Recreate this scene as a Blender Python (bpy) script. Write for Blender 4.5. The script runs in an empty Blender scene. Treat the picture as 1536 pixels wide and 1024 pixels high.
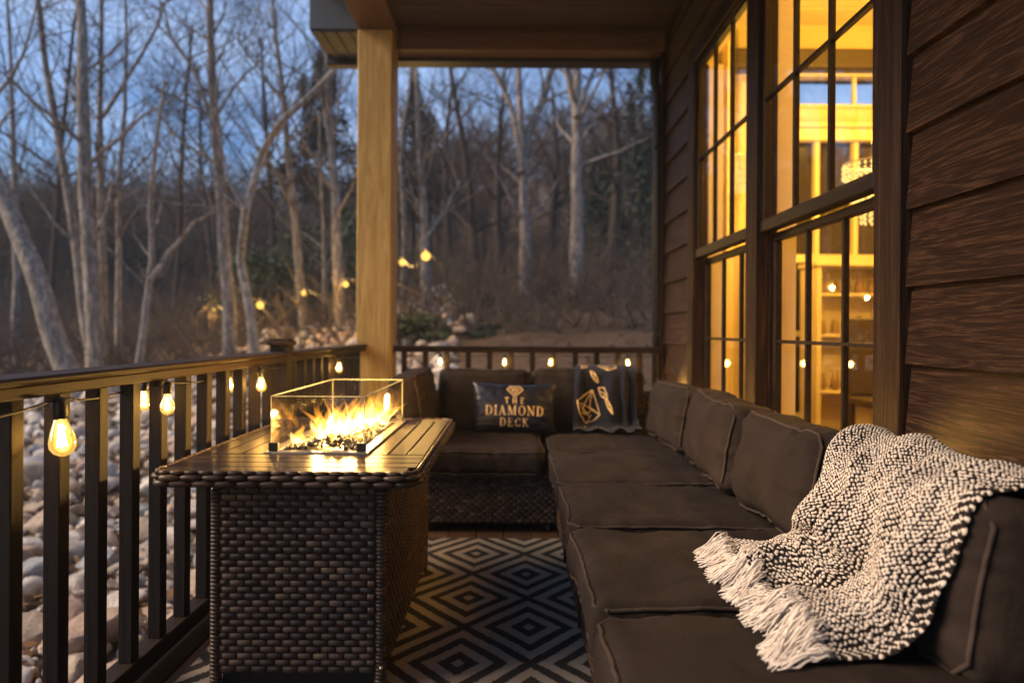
import bpy, math, random
from mathutils import Vector, Matrix, noise, Euler
R = math.radians
PI = math.pi
random.seed(7)
rnd = random.random
scene = bpy.context.scene
COL = scene.collection
F, CX, CY, H = 1010.0, 770.0, 495.0, 1.04      # focal length in photo pixels, vanishing point, eye height

def at(px, py, Y):
    return Vector(((px - CX) * Y / F, Y, H + (CY - py) * Y / F))

# ------------------------------------------------------------------ mesh builder
class MB:
    def __init__(s): s.v = []; s.f = []; s.m = []; s.t = []; s.mi = 0; s.tint = 0.5; s.sm = []; s.smooth = True
    def add(s, vs, fs):
        o = len(s.v); s.v.extend([tuple(p) for p in vs])
        for f in fs:
            s.f.append(tuple(i + o for i in f)); s.m.append(s.mi); s.t.append(s.tint); s.sm.append(s.smooth)
    def box(s, x0, x1, y0, y1, z0, z1, b=0.0):
        sm = s.smooth; s.smooth = False
        if b <= 0:
            vs = [(x, y, z) for x in (x0, x1) for y in (y0, y1) for z in (z0, z1)]
            s.add(vs, [(0,1,3,2),(4,6,7,5),(0,4,5,1),(2,3,7,6),(0,2,6,4),(1,5,7,3)])
        else:
            # chamfered box: every corner gives three vertices
            b = min(b, (x1-x0)*.45, (y1-y0)*.45, (z1-z0)*.45)
            X, Y, Z = (x0, x1), (y0, y1), (z0, z1)
            vs = []; idx = {}
            for i in (0, 1):
                for j in (0, 1):
                    for k in (0, 1):
                        sx, sy, sz = 1-2*i, 1-2*j, 1-2*k
                        idx[i,j,k] = len(vs)
                        vs += [(X[i], Y[j]+sy*b, Z[k]+sz*b), (X[i]+sx*b, Y[j], Z[k]+sz*b), (X[i]+sx*b, Y[j]+sy*b, Z[k])]
            fs = []
            for i in (0, 1):
                q = [idx[i,0,0], idx[i,1,0], idx[i,1,1], idx[i,0,1]]; fs.append(tuple(q if i else q[::-1]))
                q = [idx[0,i,0]+1, idx[1,i,0]+1, idx[1,i,1]+1, idx[0,i,1]+1]; fs.append(tuple(q[::-1] if i else q))
                q = [idx[0,0,i]+2, idx[1,0,i]+2, idx[1,1,i]+2, idx[0,1,i]+2]; fs.append(tuple(q if i else q[::-1]))
            for i in (0, 1):
                for j in (0, 1):
                    a, c = idx[i,j,0], idx[i,j,1]; fs.append((a, c, c+1, a+1))
                    a, c = idx[i,0,j], idx[i,1,j]; fs.append((a, c, c+2, a+2))
                    a, c = idx[0,i,j], idx[1,i,j]; fs.append((a+1, c+1, c+2, a+2))
            for q in idx.values(): fs.append((q, q+1, q+2))
            s.add(vs, fs)
        s.smooth = sm
    def tube(s, pts, rad, k=6, cap=True):
        pts = [Vector(p) for p in pts]; n = len(pts)
        if not hasattr(rad, '__len__'): rad = [rad]*n
        vs = []; up = None
        for i, p in enumerate(pts):
            d = (pts[min(i+1, n-1)] - pts[max(i-1, 0)])
            if d.length < 1e-9: d = Vector((0,0,1))
            d.normalize()
            if up is None: up = d.orthogonal().normalized()
            else:
                up = up - d*up.dot(d)
                up = up.normalized() if up.length > 1e-6 else d.orthogonal().normalized()
            w = d.cross(up)
            for j in range(k):
                a = 2*PI*j/k
                vs.append(p + (up*math.cos(a) + w*math.sin(a))*rad[i])
        fs = []
        for i in range(n-1):
            for j in range(k):
                a = i*k+j; b = i*k+(j+1) % k
                fs.append((a, b, b+k, a+k))
        if cap:
            fs.append(tuple(range(k))[::-1]); fs.append(tuple(range((n-1)*k, n*k)))
        s.add(vs, fs)
    def lathe(s, c, prof, k=16, M=None):
        c = Vector(c); vs = []
        for r, z in prof:
            for j in range(k):
                a = 2*PI*j/k; p = Vector((r*math.cos(a), r*math.sin(a), z))
                if M: p = M @ p
                vs.append(c + p)
        fs = []
        for i in range(len(prof)-1):
            for j in range(k):
                a = i*k+j; b = i*k+(j+1) % k
                fs.append((a, b, b+k, a+k))
        fs.append(tuple(range(k))[::-1]); fs.append(tuple(range((len(prof)-1)*k, len(prof)*k)))
        s.add(vs, fs)
    def grid(s, fn, nu, nv):
        vs = [fn(i/nu, j/nv) for j in range(nv+1) for i in range(nu+1)]
        fs = [(j*(nu+1)+i, j*(nu+1)+i+1, (j+1)*(nu+1)+i+1, (j+1)*(nu+1)+i) for j in range(nv) for i in range(nu)]
        s.add(vs, fs)
    def build(s, name, mats, parent=None, loc=None):
        me = bpy.data.meshes.new(name)
        L = Vector(loc) if loc is not None else None
        me.from_pydata([tuple(Vector(p)-L) for p in s.v] if L else s.v, [], s.f)
        mats = mats if isinstance(mats, (list, tuple)) else [mats]
        for m in mats: me.materials.append(m)
        me.polygons.foreach_set('material_index', s.m)
        me.polygons.foreach_set('use_smooth', s.sm)
        at_ = me.attributes.new('tint', 'FLOAT', 'FACE'); at_.data.foreach_set('value', s.t)
        me.update()
        o = bpy.data.objects.new(name, me); COL.objects.link(o)
        if parent is not None:
            o.parent = parent
            # vertices are given in world space: cancel the parent's location
            if L: o.location = L - PL(parent)
            else: o.location = -PL(parent)
        elif L: o.location = L
        return o

def PL(o):
    p = Vector((0,0,0))
    while o is not None:
        p += o.location; o = o.parent
    return p

def tag(o, label=None, cat=None, group=None, kind=None):
    if label: o['label'] = label
    if cat: o['category'] = cat
    if group: o['group'] = group
    if kind: o['kind'] = kind
    return o
def empty(name, loc, label=None, cat=None, group=None, kind=None):
    o = bpy.data.objects.new(name, None); COL.objects.link(o); o.location = loc; o.empty_display_size = .1
    return tag(o, label, cat, group, kind)
def struct(name, mb, m, **k):
    o = mb.build(name, m, **k); o['kind'] = 'structure'; return o

# ------------------------------------------------------------------ materials
class NT:
    def __init__(s, name):
        s.mat = bpy.data.materials.new(name); s.mat.use_nodes = True
        s.t = s.mat.node_tree; s.t.nodes.clear()
        s.out = s.t.nodes.new('ShaderNodeOutputMaterial')
    def n(s, typ, inp=None, **kw):
        nd = s.t.nodes.new(typ)
        for k, v in kw.items(): setattr(nd, k, v)
        if inp:
            for k, v in inp.items(): s.set(nd, k, v)
        return nd
    def set(s, nd, k, v):
        sock = nd.inputs[k]
        if isinstance(v, bpy.types.NodeSocket): s.t.links.new(v, sock)
        else: sock.default_value = v
    def coord(s, scale=(1,1,1), kind='Object'):
        tc = s.n('ShaderNodeTexCoord')
        return s.n('ShaderNodeMapping', {'Vector': tc.outputs[kind], 'Scale': scale}).outputs[0]
    def wcoord(s, scale=(1,1,1)):
        g = s.n('ShaderNodeNewGeometry')
        return s.n('ShaderNodeMapping', {'Vector': g.outputs['Position'], 'Scale': scale}).outputs[0]
    def noise(s, vec, scale=5, detail=4, rough=.6, dist=0):
        return s.n('ShaderNodeTexNoise', {'Vector': vec, 'Scale': scale, 'Detail': detail, 'Roughness': rough, 'Distortion': dist}).outputs['Fac']
    def ramp(s, fac, stops, interp='LINEAR'):
        r = s.n('ShaderNodeValToRGB', {'Fac': fac}); cr = r.color_ramp; cr.interpolation = interp
        while len(cr.elements) < len(stops): cr.elements.new(.5)
        for e, (p, c) in zip(cr.elements, stops):
            e.position = p; e.color = (*c, 1) if len(c) == 3 else c
        return r.outputs['Color']
    def math(s, op, a, b=0.0, c=None):
        nd = s.n('ShaderNodeMath', operation=op); s.set(nd, 0, a); s.set(nd, 1, b)
        if c is not None: s.set(nd, 2, c)
        return nd.outputs[0]
    def mix(s, fac, a, b, typ='MIX'):
        nd = s.n('ShaderNodeMix', data_type='RGBA', blend_type=typ)
        s.set(nd, 'Factor', fac)
        s.set(nd, 6, a if isinstance(a, bpy.types.NodeSocket) else (*a, 1)); s.set(nd, 7, b if isinstance(b, bpy.types.NodeSocket) else (*b, 1))
        return nd.outputs[2]
    def bump(s, h, strength=.5, dist=.01, normal=None):
        nd = s.n('ShaderNodeBump', {'Height': h, 'Strength': strength, 'Distance': dist})
        if normal: s.set(nd, 'Normal', normal)
        return nd.outputs[0]
    def pbr(s, col, rough=.6, bump=None, metal=0, spec=.5, **kw):
        p = s.n('ShaderNodeBsdfPrincipled')
        s.set(p, 'Base Color', col if isinstance(col, bpy.types.NodeSocket) else (*col, 1))
        s.set(p, 'Roughness', rough); s.set(p, 'Metallic', metal); s.set(p, 'Specular IOR Level', spec)
        if bump: s.set(p, 'Normal', bump)
        for k, v in kw.items(): s.set(p, k.replace('_', ' '), v)
        s.t.links.new(p.outputs[0], s.out.inputs[0])
        return s.mat
    def attr(s, name='tint'):
        return s.n('ShaderNodeAttribute', attribute_name=name).outputs['Fac']

M = {}
def mk_wood(name, c1, c2, c3, scale=(14, 14, 1.2), rough=.55, bs=.4, bd=.004, spec=.5, tint=False, dist=1.5, knots=False):
    n = NT(name); v = n.coord(scale)
    a = n.noise(v, 2.2, 6, .6, dist); b = n.noise(v, 9, 5, .7, .6)
    col = n.ramp(a, [(.3, c1), (.52, c2), (.7, c3)])
    col = n.mix(n.math('MULTIPLY', b, .45), col, c1, 'MIX')
    if tint:
        col = n.mix(n.math('MULTIPLY', n.attr(), .5), col, tuple(x*.45 for x in c2))
    h = n.math('ADD', a, n.math('MULTIPLY', b, .6))
    if knots:      # sparse knots and fine dark grain lines
        vo = n.n('ShaderNodeTexVoronoi', {'Vector': n.coord((1, 1, .75)), 'Scale': 3.2}).outputs['Distance']
        kn = n.ramp(vo, [(.05, (1,1,1)), (.10, (0,0,0))]); col = n.mix(n.math('MULTIPLY', kn, .8), col, tuple(x*.3 for x in c1))
        ln = n.ramp(n.noise(n.coord((70, 70, 1.1)), 1, 4, .65, .4), [(.56, (0,0,0)), (.66, (1,1,1))]); col = n.mix(n.math('MULTIPLY', ln, .45), col, tuple(x*.6 for x in c1))
    M[name] = n.pbr(col, rough, n.bump(h, bs, bd), spec=spec)
def mats():
    mk_wood('cedar', (.27,.16,.045), (.43,.28,.085), (.55,.39,.14), (9, 9, .7), .65, .35, .004, spec=.3, dist=2.2, knots=True)
    mk_wood('beam', (.07,.035,.014), (.12,.06,.024), (.16,.085,.035), (.9, 12, 12), .6, .4, .003)
    mk_wood('beam_long', (.07,.035,.014), (.12,.06,.024), (.16,.085,.035), (12, .9, 12), .6, .4, .003)
    mk_wood('ceiling', (.035,.022,.016), (.06,.037,.026), (.10,.06,.042), (.7, 10, 10), .6, .4, .003)
    mk_wood('deck', (.07,.032,.018), (.13,.065,.035), (.18,.10,.055), (12, .8, 12), .42, .5, .004, tint=True)
    mk_wood('tabletop', (.014,.008,.006), (.030,.015,.010), (.046,.024,.015), (1.0, 12, 12), .33, .5, .0015, spec=.32)
    mk_wood('tabletop_y', (.014,.008,.006), (.030,.015,.010), (.046,.024,.015), (12, 1.0, 12), .33, .5, .0015, spec=.32)
    mk_wood('rail', (.014,.008,.0055), (.024,.0135,.0085), (.035,.020,.0125), (14, .8, 14), .62, .5, .003, spec=.16)
    mk_wood('rail_x', (.014,.008,.0055), (.024,.0135,.0085), (.035,.020,.0125), (.8, 14, 14), .62, .5, .003, spec=.16)
    mk_wood('rail_z', (.010,.007,.006), (.016,.011,.009), (.023,.016,.012), (14, 14, .8), .62, .5, .003, spec=.16)
    mk_wood('trim', (.009,.0045,.003), (.021,.010,.0055), (.06,.028,.013), (14, 14, .8), .45, 1.0, .006, spec=.10)
    mk_wood('trim_y', (.009,.006,.005), (.016,.010,.007), (.030,.018,.012), (10, .8, 10), .42, .7, .003, spec=.12)
    # siding: embossed cedar grain running along y
    n = NT('siding'); v0 = n.wcoord((1, 1, 1)); sp = n.n('ShaderNodeSeparateXYZ', {'Vector': v0})
    bd = n.math('FLOOR', n.math('DIVIDE', n.math('ADD', sp.outputs[2], -.07), .22))      # every board has grain of its own
    cb = n.n('ShaderNodeCombineXYZ', {0: n.math('MULTIPLY', bd, 7.31), 1: n.math('MULTIPLY_ADD', bd, 3.17, sp.outputs[1]), 2: sp.outputs[2]})
    def vv(sc): return n.n('ShaderNodeMapping', {'Vector': cb.outputs[0], 'Scale': sc}).outputs[0]
    w0 = n.noise(vv((1, .7, 11)), 1.8, 4, .55, .5)
    w = n.math('PINGPONG', n.math('MULTIPLY', w0, 9.0), .5); w = n.math('MULTIPLY', w, 1.6)
    fine = n.noise(vv((10, 5.0, 95)), 3, 6, .72, .6); big = n.noise(vv((1, 1.2, 5)), 1.6, 3, .5)
    col = n.ramp(n.math('ADD', n.math('MULTIPLY', w, .32), n.math('MULTIPLY', fine, .78)), [(.30, (.014,.0065,.004)), (.55, (.036,.018,.0105)), (.80, (.15,.078,.043))])
    col = n.mix(n.math('MULTIPLY', big, .35), col, (.030,.013,.008))
    h = n.math('ADD', n.math('MULTIPLY', w, .40), n.math('MULTIPLY', fine, 1.3))
    M['siding'] = n.pbr(col, n.math('MULTIPLY_ADD', fine, .25, .36), n.bump(h, 1.0, .010), spec=.16)
    # wicker
    n = NT('wicker'); t = n.attr(); v = n.wcoord((40, 40, 160))
    col = n.ramp(t, [(0, (.018,.010,.007)), (.45, (.050,.029,.018)), (.8, (.095,.058,.036)), (1, (.15,.10,.062))])
    col = n.mix(n.math('MULTIPLY', n.noise(v, 1, 3, .6), .6), col, (.014,.009,.006))
    M['wicker'] = n.pbr(col, .42, n.bump(n.noise(v, 2, 2), .3, .001), spec=.42)
    n = NT('wicker_back'); M['wicker_back'] = n.pbr((.012,.008,.006), .8)
    # upholstery
    def fabric(name, c1, c2, sheen=.15, sc=1.0):
        n = NT(name); v = n.coord()
        a = n.noise(v, 3.5, 5, .65, .4); b = n.noise(v, 900*sc, 2, .5)
        f1 = n.noise(n.coord((1, 1, 1)), 22, 4, .6, .8)
        a = n.ramp(n.math('ADD', n.math('MULTIPLY', a, .7), n.math('MULTIPLY', n.noise(v, 11, 5, .7, .6), .3)), [(.36, (0,0,0)), (.64, (1,1,1))])
        col = n.mix(a, c1, c2); col = n.mix(n.math('MULTIPLY', b, .45), col, tuple(x*1.7 for x in c2))
        nb = n.bump(f1, .45, .009); nb = n.bump(b, .35, .0008, nb)
        M[name] = n.pbr(col, .88, nb, spec=.14, Sheen_Weight=sheen, Sheen_Roughness=.5)
    fabric('upholstery', (.007,.0047,.0038), (.025,.0168,.0132), .0)
    fabric('piping', (.018,.013,.011), (.05,.034,.026), .0)
    fabric('throw_dark', (.006,.0065,.011), (.011,.012,.019), .05)
    n = NT('satin'); v = n.coord(); a = n.noise(v, 7, 4, .6, 1.2)
    M['satin'] = n.pbr(n.mix(a, (.006,.006,.014), (.011,.012,.022)), .38, n.bump(a, .5, .012), spec=.4)
    n = NT('gold_print'); M['gold_print'] = n.pbr((.95,.64,.26), .5, None, spec=.5)
    n = NT('cream_yarn'); v = n.wcoord((1,1,1))
    M['cream_yarn'] = n.pbr(n.mix(n.noise(v, 120, 3, .6), (.50,.41,.34), (.80,.69,.58)), .9, n.bump(n.noise(v, 700, 2), .5, .001), spec=.2, Sheen_Weight=.3)
    n = NT('hem'); M['hem'] = n.pbr((.14,.125,.12), .9, spec=.2)
    n = NT('dark_yarn'); v = n.wcoord((1,1,1))
    M['dark_yarn'] = n.pbr(n.mix(n.noise(v, 90, 3, .6), (.008,.006,.0055), (.024,.017,.014)), .92, n.bump(n.noise(v, 700, 2), .5, .001), spec=.2)
    n = NT('fringe_yarn'); v = n.wcoord((1,1,1))
    M['fringe_yarn'] = n.pbr(n.mix(n.noise(v, 60, 3, .6), (.62,.52,.43), (.84,.75,.66)), .9, None, spec=.2, Sheen_Weight=.3)
    # rug
    n = NT('rug'); v = n.wcoord((1,1,1))
    sp = n.n('ShaderNodeSeparateXYZ', {'Vector': v})
    wob = n.math('MULTIPLY', n.math('SUBTRACT', n.noise(v, 9, 2, .5), .5), .05)
    def tri(s_, off, per):
        q = n.math('DIVIDE', n.math('ADD', s_, -off), per)
        return n.math('MULTIPLY', n.math('PINGPONG', n.math('ADD', q, 40.0), .5), 2.0)
    d = n.math('ADD', n.math('ADD', tri(sp.outputs[0], -.165, .45), tri(sp.outputs[1], 2.594, .51)), wob)
    d = n.math('SUBTRACT', 1.0, n.math('ABSOLUTE', n.math('SUBTRACT', 1.0, d)))
    edge = n.math('MULTIPLY', n.math('SUBTRACT', n.noise(v, 150, 3, .75), .5), 2.6)
    c = n.math('ADD', n.math('COSINE', n.math('MULTIPLY', d, 5*PI)), edge)
    k = n.math('GREATER_THAN', c, -.05)
    light = n.mix(n.noise(v, 420, 2, .7), (.17,.14,.115), (.40,.335,.27))
    dark = n.mix(n.noise(v, 420, 2, .7), (.018,.016,.015), (.045,.039,.035))
    h = n.math('ADD', n.noise(v, 380, 2, .7), n.math('MULTIPLY', k, .6))
    M['rug'] = n.pbr(n.mix(k, dark, light), .95, n.bump(h, .8, .003), spec=.15)
    # glass
    def glass(name, ior, tint=(1,1,1), rough=.0):
        n = NT(name)
        tr = n.n('ShaderNodeBsdfTransparent', {'Color': (*tint, 1)}); gl = n.n('ShaderNodeBsdfGlossy', {'Roughness': rough})
        gm = n.n('ShaderNodeNewGeometry')      # same reflectance from either side of the pane
        fr = n.n('ShaderNodeFresnel', {'IOR': n.math('ADD', n.math('MULTIPLY', gm.outputs['Backfacing'], 1/ior-ior), ior)})
        mx = n.n('ShaderNodeMixShader', {0: fr.outputs[0], 1: tr.outputs[0], 2: gl.outputs[0]})
        n.t.links.new(mx.outputs[0], n.out.inputs[0]); M[name] = n.mat
    glass('window_glass', 2.3, (.97,.98,.97)); glass('guard_glass', 1.65, (.99,.985,.96))
    glass('crystal', 1.9, (.95,.93,.9))
    n = NT('glass_edge')
    tl = n.n('ShaderNodeBsdfTranslucent', {'Color': (.5,.5,.42,1)}); gl = n.n('ShaderNodeBsdfDiffuse', {'Color': (.45,.45,.38,1)})
    mx = n.n('ShaderNodeMixShader', {0: .5, 1: tl.outputs[0], 2: gl.outputs[0]}); n.t.links.new(mx.outputs[0], n.out.inputs[0]); M['glass_edge'] = n.mat
    def simple(name, c, rough=.5, metal=0, spec=.5, var=.0, bump=0, sc=20):
        n = NT(name); v = n.coord(); a = n.noise(v, sc, 4, .6)
        M[name] = n.pbr(n.mix(a, c, tuple(x*(1-var) for x in c)), rough, n.bump(a, bump, .003) if bump else None, metal, spec)
    simple('steel', (.55,.50,.42), .32, .9, var=.2); simple('black_metal', (.018,.017,.017), .4, .3, var=.2)
    simple('black_plastic', (.014,.013,.012), .45, var=.2); simple('gutter', (.06,.07,.085), .5, var=.2, sc=6)
    simple('gutter_dark', (.018,.017,.018), .5, var=.2); simple('dark_bronze', (.03,.022,.018), .45, var=.3)
    simple('lava', (.055,.045,.038), .55, spec=.7, var=.6, bump=.8, sc=60)
    simple('paint', (.78,.70,.56), .6, var=.06); simple('room_wall', (.70,.58,.38), .8, var=.06)
    simple('curtain', (.74,.62,.42), .9, var=.12); simple('room_dark', (.06,.04,.03), .5, var=.3)
    simple('dark_pane', (.030,.024,.018), .12, spec=.8, var=.2); simple('room_floor', (.16,.09,.045), .35, var=.3)
    simple('cabinet', (.30,.20,.10), .5, var=.3); simple('cable', (.010,.009,.008), .5)
    # emitters
    def emit(name, c, s):
        n = NT(name); e = n.n('ShaderNodeEmission', {'Color': (*c, 1), 'Strength': s}); n.t.links.new(e.outputs[0], n.out.inputs[0]); M[name] = n.mat
    emit('filament', (1, .66, .22), 30); emit('globe', (1, .52, .09), .75); emit('chandelier_glow', (1, .60, .15), .6)
    n = NT('bulb_glass')
    tr = n.n('ShaderNodeBsdfTransparent', {'Color': (1,.86,.58,1)}); gl = n.n('ShaderNodeBsdfGlossy', {'Roughness': .02}); fr = n.n('ShaderNodeFresnel', {'IOR': 1.5})
    mx = n.n('ShaderNodeMixShader', {0: fr.outputs[0], 1: tr.outputs[0], 2: gl.outputs[0]})
    e = n.n('ShaderNodeEmission', {'Color': (1,.50,.07,1), 'Strength': .30}); ad = n.n('ShaderNodeAddShader', {0: mx.outputs[0], 1: e.outputs[0]})
    n.t.links.new(ad.outputs[0], n.out.inputs[0]); M['bulb_glass'] = n.mat
    # flames: glowing gas, brighter where it is thicker
    def gas(name, c, s):
        n = NT(name); e = n.n('ShaderNodeEmission', {'Color': (*c, 1), 'Strength': s}); n.t.links.new(e.outputs[0], n.out.inputs['Volume']); M[name] = n.mat
    gas('flame_core', (1, .58, .15), 60); gas('flame_outer', (1, .36, .035), 16)
    # outdoors
    n = NT('bark'); v = n.wcoord((9, 9, 2.2)); a = n.noise(v, 2, 5, .7, .6); b = n.noise(n.wcoord((3,3,9)), 3, 4, .6)
    col = n.ramp(a, [(.3, (.06,.048,.040)), (.5, (.19,.16,.135)), (.68, (.40,.35,.30))])
    col = n.mix(n.math('MULTIPLY', n.math('GREATER_THAN', b, .62), .6), col, (.08,.065,.05))
    M['bark'] = n.pbr(col, .9, n.bump(a, .8, .02), spec=.2)
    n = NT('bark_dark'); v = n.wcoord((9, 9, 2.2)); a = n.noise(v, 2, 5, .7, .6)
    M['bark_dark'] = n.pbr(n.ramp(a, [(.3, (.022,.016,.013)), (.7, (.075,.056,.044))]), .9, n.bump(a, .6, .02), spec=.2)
    n = NT('twig'); M['twig'] = n.pbr((.050,.038,.032), .9, spec=.2)
    n = NT('far_wood'); v = n.wcoord((1,1,1)); a = n.noise(v, .35, 3, .6)
    M['far_wood'] = n.pbr(n.mix(a, (.05,.040,.034), (.12,.090,.072)), .9, spec=.1)  # colour raised to put distance haze into the wood itself
    n = NT('leaf'); t = n.attr(); M['leaf'] = n.pbr(n.mix(t, (.012,.024,.008), (.045,.065,.016)), .6, spec=.3)
    n = NT('leaf_far'); t = n.attr(); M['leaf_far'] = n.pbr(n.mix(t, (.016,.024,.014), (.038,.045,.022)), .7, spec=.2)
    n = NT('dry_leaf'); t = n.attr(); M['dry_leaf'] = n.pbr(n.ramp(t, [(0,(.05,.022,.01)),(.5,(.13,.06,.022)),(1,(.24,.13,.055))]), .8, spec=.2)
    n = NT('ground'); v = n.wcoord((1,1,1)); a = n.noise(v, 1.1, 6, .65, .5); b = n.noise(v, 14, 5, .7)
    col = n.mix(a, (.07,.042,.026), (.19,.125,.078)); col = n.mix(n.math('MULTIPLY', b, .7), col, (.04,.028,.018))
    col = n.mix(n.math('MULTIPLY', n.math('GREATER_THAN', n.noise(v, 5, 4, .8), .63), .6), col, (.24,.15,.085))
    M['ground'] = n.pbr(col, .95, n.bump(b, 1, .05), spec=.1)
    for i, (c1, c2) in enumerate([((.54,.47,.40), (.22,.19,.16)), ((.62,.49,.36), (.28,.20,.14)), ((.42,.42,.42), (.20,.20,.205)), ((.72,.64,.55), (.38,.32,.27)), ((.54,.38,.28), (.25,.17,.12))]):
        n = NT('stone_%s' % ['grey', 'tan', 'slate', 'pale', 'rust'][i]); v = n.coord(); a = n.noise(v, 2.6, 7, .68, 1.0); b = n.noise(v, 13, 5, .75)
        col = n.ramp(a, [(.32, c2), (.5, tuple((x+y)/2 for x, y in zip(c1, c2))), (.68, c1)])
        col = n.mix(n.math('MULTIPLY', n.math('GREATER_THAN', b, .6), .45), col, tuple(x*.5 for x in c2))
        M['stone%d' % i] = n.pbr(col, .7, n.bump(n.math('ADD', a, n.math('MULTIPLY', b, .5)), .8, .03), spec=.3)
mats()

HAZE = .0020
# ------------------------------------------------------------------ world and camera
def world():
    w = bpy.data.worlds.new('World'); scene.world = w; w.use_nodes = True
    t = w.node_tree; t.nodes.clear(); N = t.nodes.new; L = t.links.new
    out = N('ShaderNodeOutputWorld'); bg = N('ShaderNodeBackground'); bg.inputs['Strength'].default_value = SKY_S
    sky = N('ShaderNodeTexSky'); sky.sky_type = 'NISHITA'; sky.sun_disc = False
    sky.sun_elevation = R(4.0); sky.sun_rotation = R(260); sky.air_density = 1.0; sky.dust_density = .6; sky.ozone_density = 3.5
    tc = N('ShaderNodeTexCoord'); mp = N('ShaderNodeMapping'); mp.inputs['Scale'].default_value = (1.0, 1.0, 3.4)
    L(tc.outputs['Generated'], mp.inputs[0])
    nz = N('ShaderNodeTexNoise'); nz.inputs['Scale'].default_value = 2.1; nz.inputs['Detail'].default_value = 6; nz.inputs['Roughness'].default_value = .58
    nz.inputs['Distortion'].default_value = .5
    L(mp.outputs[0], nz.inputs['Vector'])
    rp = N('ShaderNodeValToRGB'); rp.color_ramp.elements[0].position = .34; rp.color_ramp.elements[1].position = .74
    L(nz.outputs['Fac'], rp.inputs[0])
    tint = N('ShaderNodeMix'); tint.data_type = 'RGBA'; tint.blend_type = 'MULTIPLY'; tint.inputs[0].default_value = 1
    L(sky.outputs[0], tint.inputs[6]); tint.inputs[7].default_value = SKY_TINT
    cl = N('ShaderNodeMix'); cl.data_type = 'RGBA'; cl.blend_type = 'MIX'
    L(rp.outputs[0], cl.inputs[0]); L(tint.outputs[2], cl.inputs[6]); cl.inputs[7].default_value = CLOUD
    L(cl.outputs[2], bg.inputs[0]); L(bg.outputs[0], out.inputs[0])
SKY_S = .122; SKY_TINT = (.70, .84, 1.08, 1); CLOUD = (1.75, 2.4, 3.6, 1)
world()
cam = bpy.data.cameras.new('camera'); co = bpy.data.objects.new('camera', cam); COL.objects.link(co); scene.camera = co
co.location = (0, 0, H); co.rotation_euler = (R(90), R(-.35), 0)
cam.sensor_width = 36; cam.lens = F/1536*36; cam.shift_y = -17/1536; cam.shift_x = -2/1536; cam.clip_end = 1000; cam.clip_start = .05
cam.dof.use_dof = True; cam.dof.focus_distance = 1.85; cam.dof.aperture_fstop = 1.75
sl = bpy.data.lights.new('dusk_sun', 'SUN'); sl.energy = 1.9; sl.angle = R(30); sl.color = (1, .76, .52)
so = bpy.data.objects.new('dusk_sun', sl); COL.objects.link(so)
sd = Vector((-math.sin(R(80))*math.cos(R(33)), -math.cos(R(80))*math.cos(R(33)), math.sin(R(33))))   # towards the afterglow, left and a little behind
so.rotation_euler = sd.to_track_quat('Z', 'Y').to_euler()
scene.view_settings.view_transform = 'Standard'; scene.view_settings.look = 'None'; scene.view_settings.exposure = 1.75
cy = scene.cycles
cy.use_denoising = True; cy.denoiser = 'OPENIMAGEDENOISE'; cy.denoising_input_passes = 'RGB_ALBEDO_NORMAL'
cy.max_bounces = 8; cy.transparent_max_bounces = 24; cy.caustics_reflective = False; cy.caustics_refractive = False
cy.sample_clamp_indirect = 6; cy.use_light_tree = True
def point(name, loc, power, color=(1, .58, .15), r=.02):
    l = bpy.data.lights.new(name, 'POINT'); l.energy = power; l.color = color; l.shadow_soft_size = r
    o = bpy.data.objects.new(name, l); COL.objects.link(o); o.location = loc; return o

# ------------------------------------------------------------------ ground and rocks
def sst(a, b, x):
    x = max(0, min(1, (x-a)/(b-a))); return x*x*(3-2*x)
def gh(x, y):
    h = -.78 + .115*(y-3) if y < 10 else .025 + (y-10)*.13
    h += sst(-9, 2, x)*sst(5, 13, y)*1.15
    h += sst(-14, 4, x)*max(0, y-11)*.075
    h += sst(30, 90, y)*4
    h += .25*noise.noise(Vector((x*.16, y*.16, 3))) + .07*noise.noise(Vector((x*.8, y*.8, 1)))
    return h - sst(-1.5, -.9, x)*sst(7, 5, y)*.25
mb = MB()
ax = [-160 + i*8 for i in range(17)] + [-24 + i*.5 for i in range(1, 96)] + [24 + i*8 for i in range(18)]
ay = [-20, -12, -6, -3] + [-1 + i*.4 for i in range(70)] + [28 + i*2 for i in range(20)] + [72, 85, 100, 125, 150, 200]
vs = [(x, y, gh(x, y)) for y in ay for x in ax]; nx = len(ax)
mb.add(vs, [(j*nx+i, j*nx+i+1, (j+1)*nx+i+1, (j+1)*nx+i) for j in range(len(ay)-1) for i in range(nx-1)])
struct('ground', mb, M['ground'])

def rock_mesh(seed, sub=3):
    import bmesh
    bm = bmesh.new(); bmesh.ops.create_icosphere(bm, subdivisions=sub, radius=1)
    rg = random.Random(seed); off = Vector((rg.uniform(0, 99), rg.uniform(0, 99), 0)); sx, sy, sz = rg.uniform(.9, 1.3), rg.uniform(.7, 1), rg.uniform(.5, .78)
    cuts = [(Vector((rg.gauss(0, 1), rg.gauss(0, 1), rg.gauss(0, 1))).normalized(), rg.uniform(.40, .80)) for _ in range(16)]
    for v in bm.verts:
        p = v.co.copy()
        for n_, d_ in cuts:
            e = p.dot(n_) - d_
            if e > 0: p -= n_*e*.93
        p *= 1.16 + .16*noise.noise(p*1.3+off) + .07*noise.noise(p*4+off) + .03*noise.noise(p*9+off)
        v.co = Vector((p.x*sx, p.y*sy, p.z*sz))
    for f in bm.faces: f.smooth = True
    me = bpy.data.meshes.new('rock'); bm.to_mesh(me); bm.free(); return me
rocks = [[None]*5 for _ in range(9)]; lows = [rock_mesh(50+i, 2) for i in range(6)]
for i in range(9):
    base = rock_mesh(i)
    for j in range(5):
        m_ = base.copy(); m_.materials.append(M['stone%d' % j]); rocks[i][j] = m_
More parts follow.
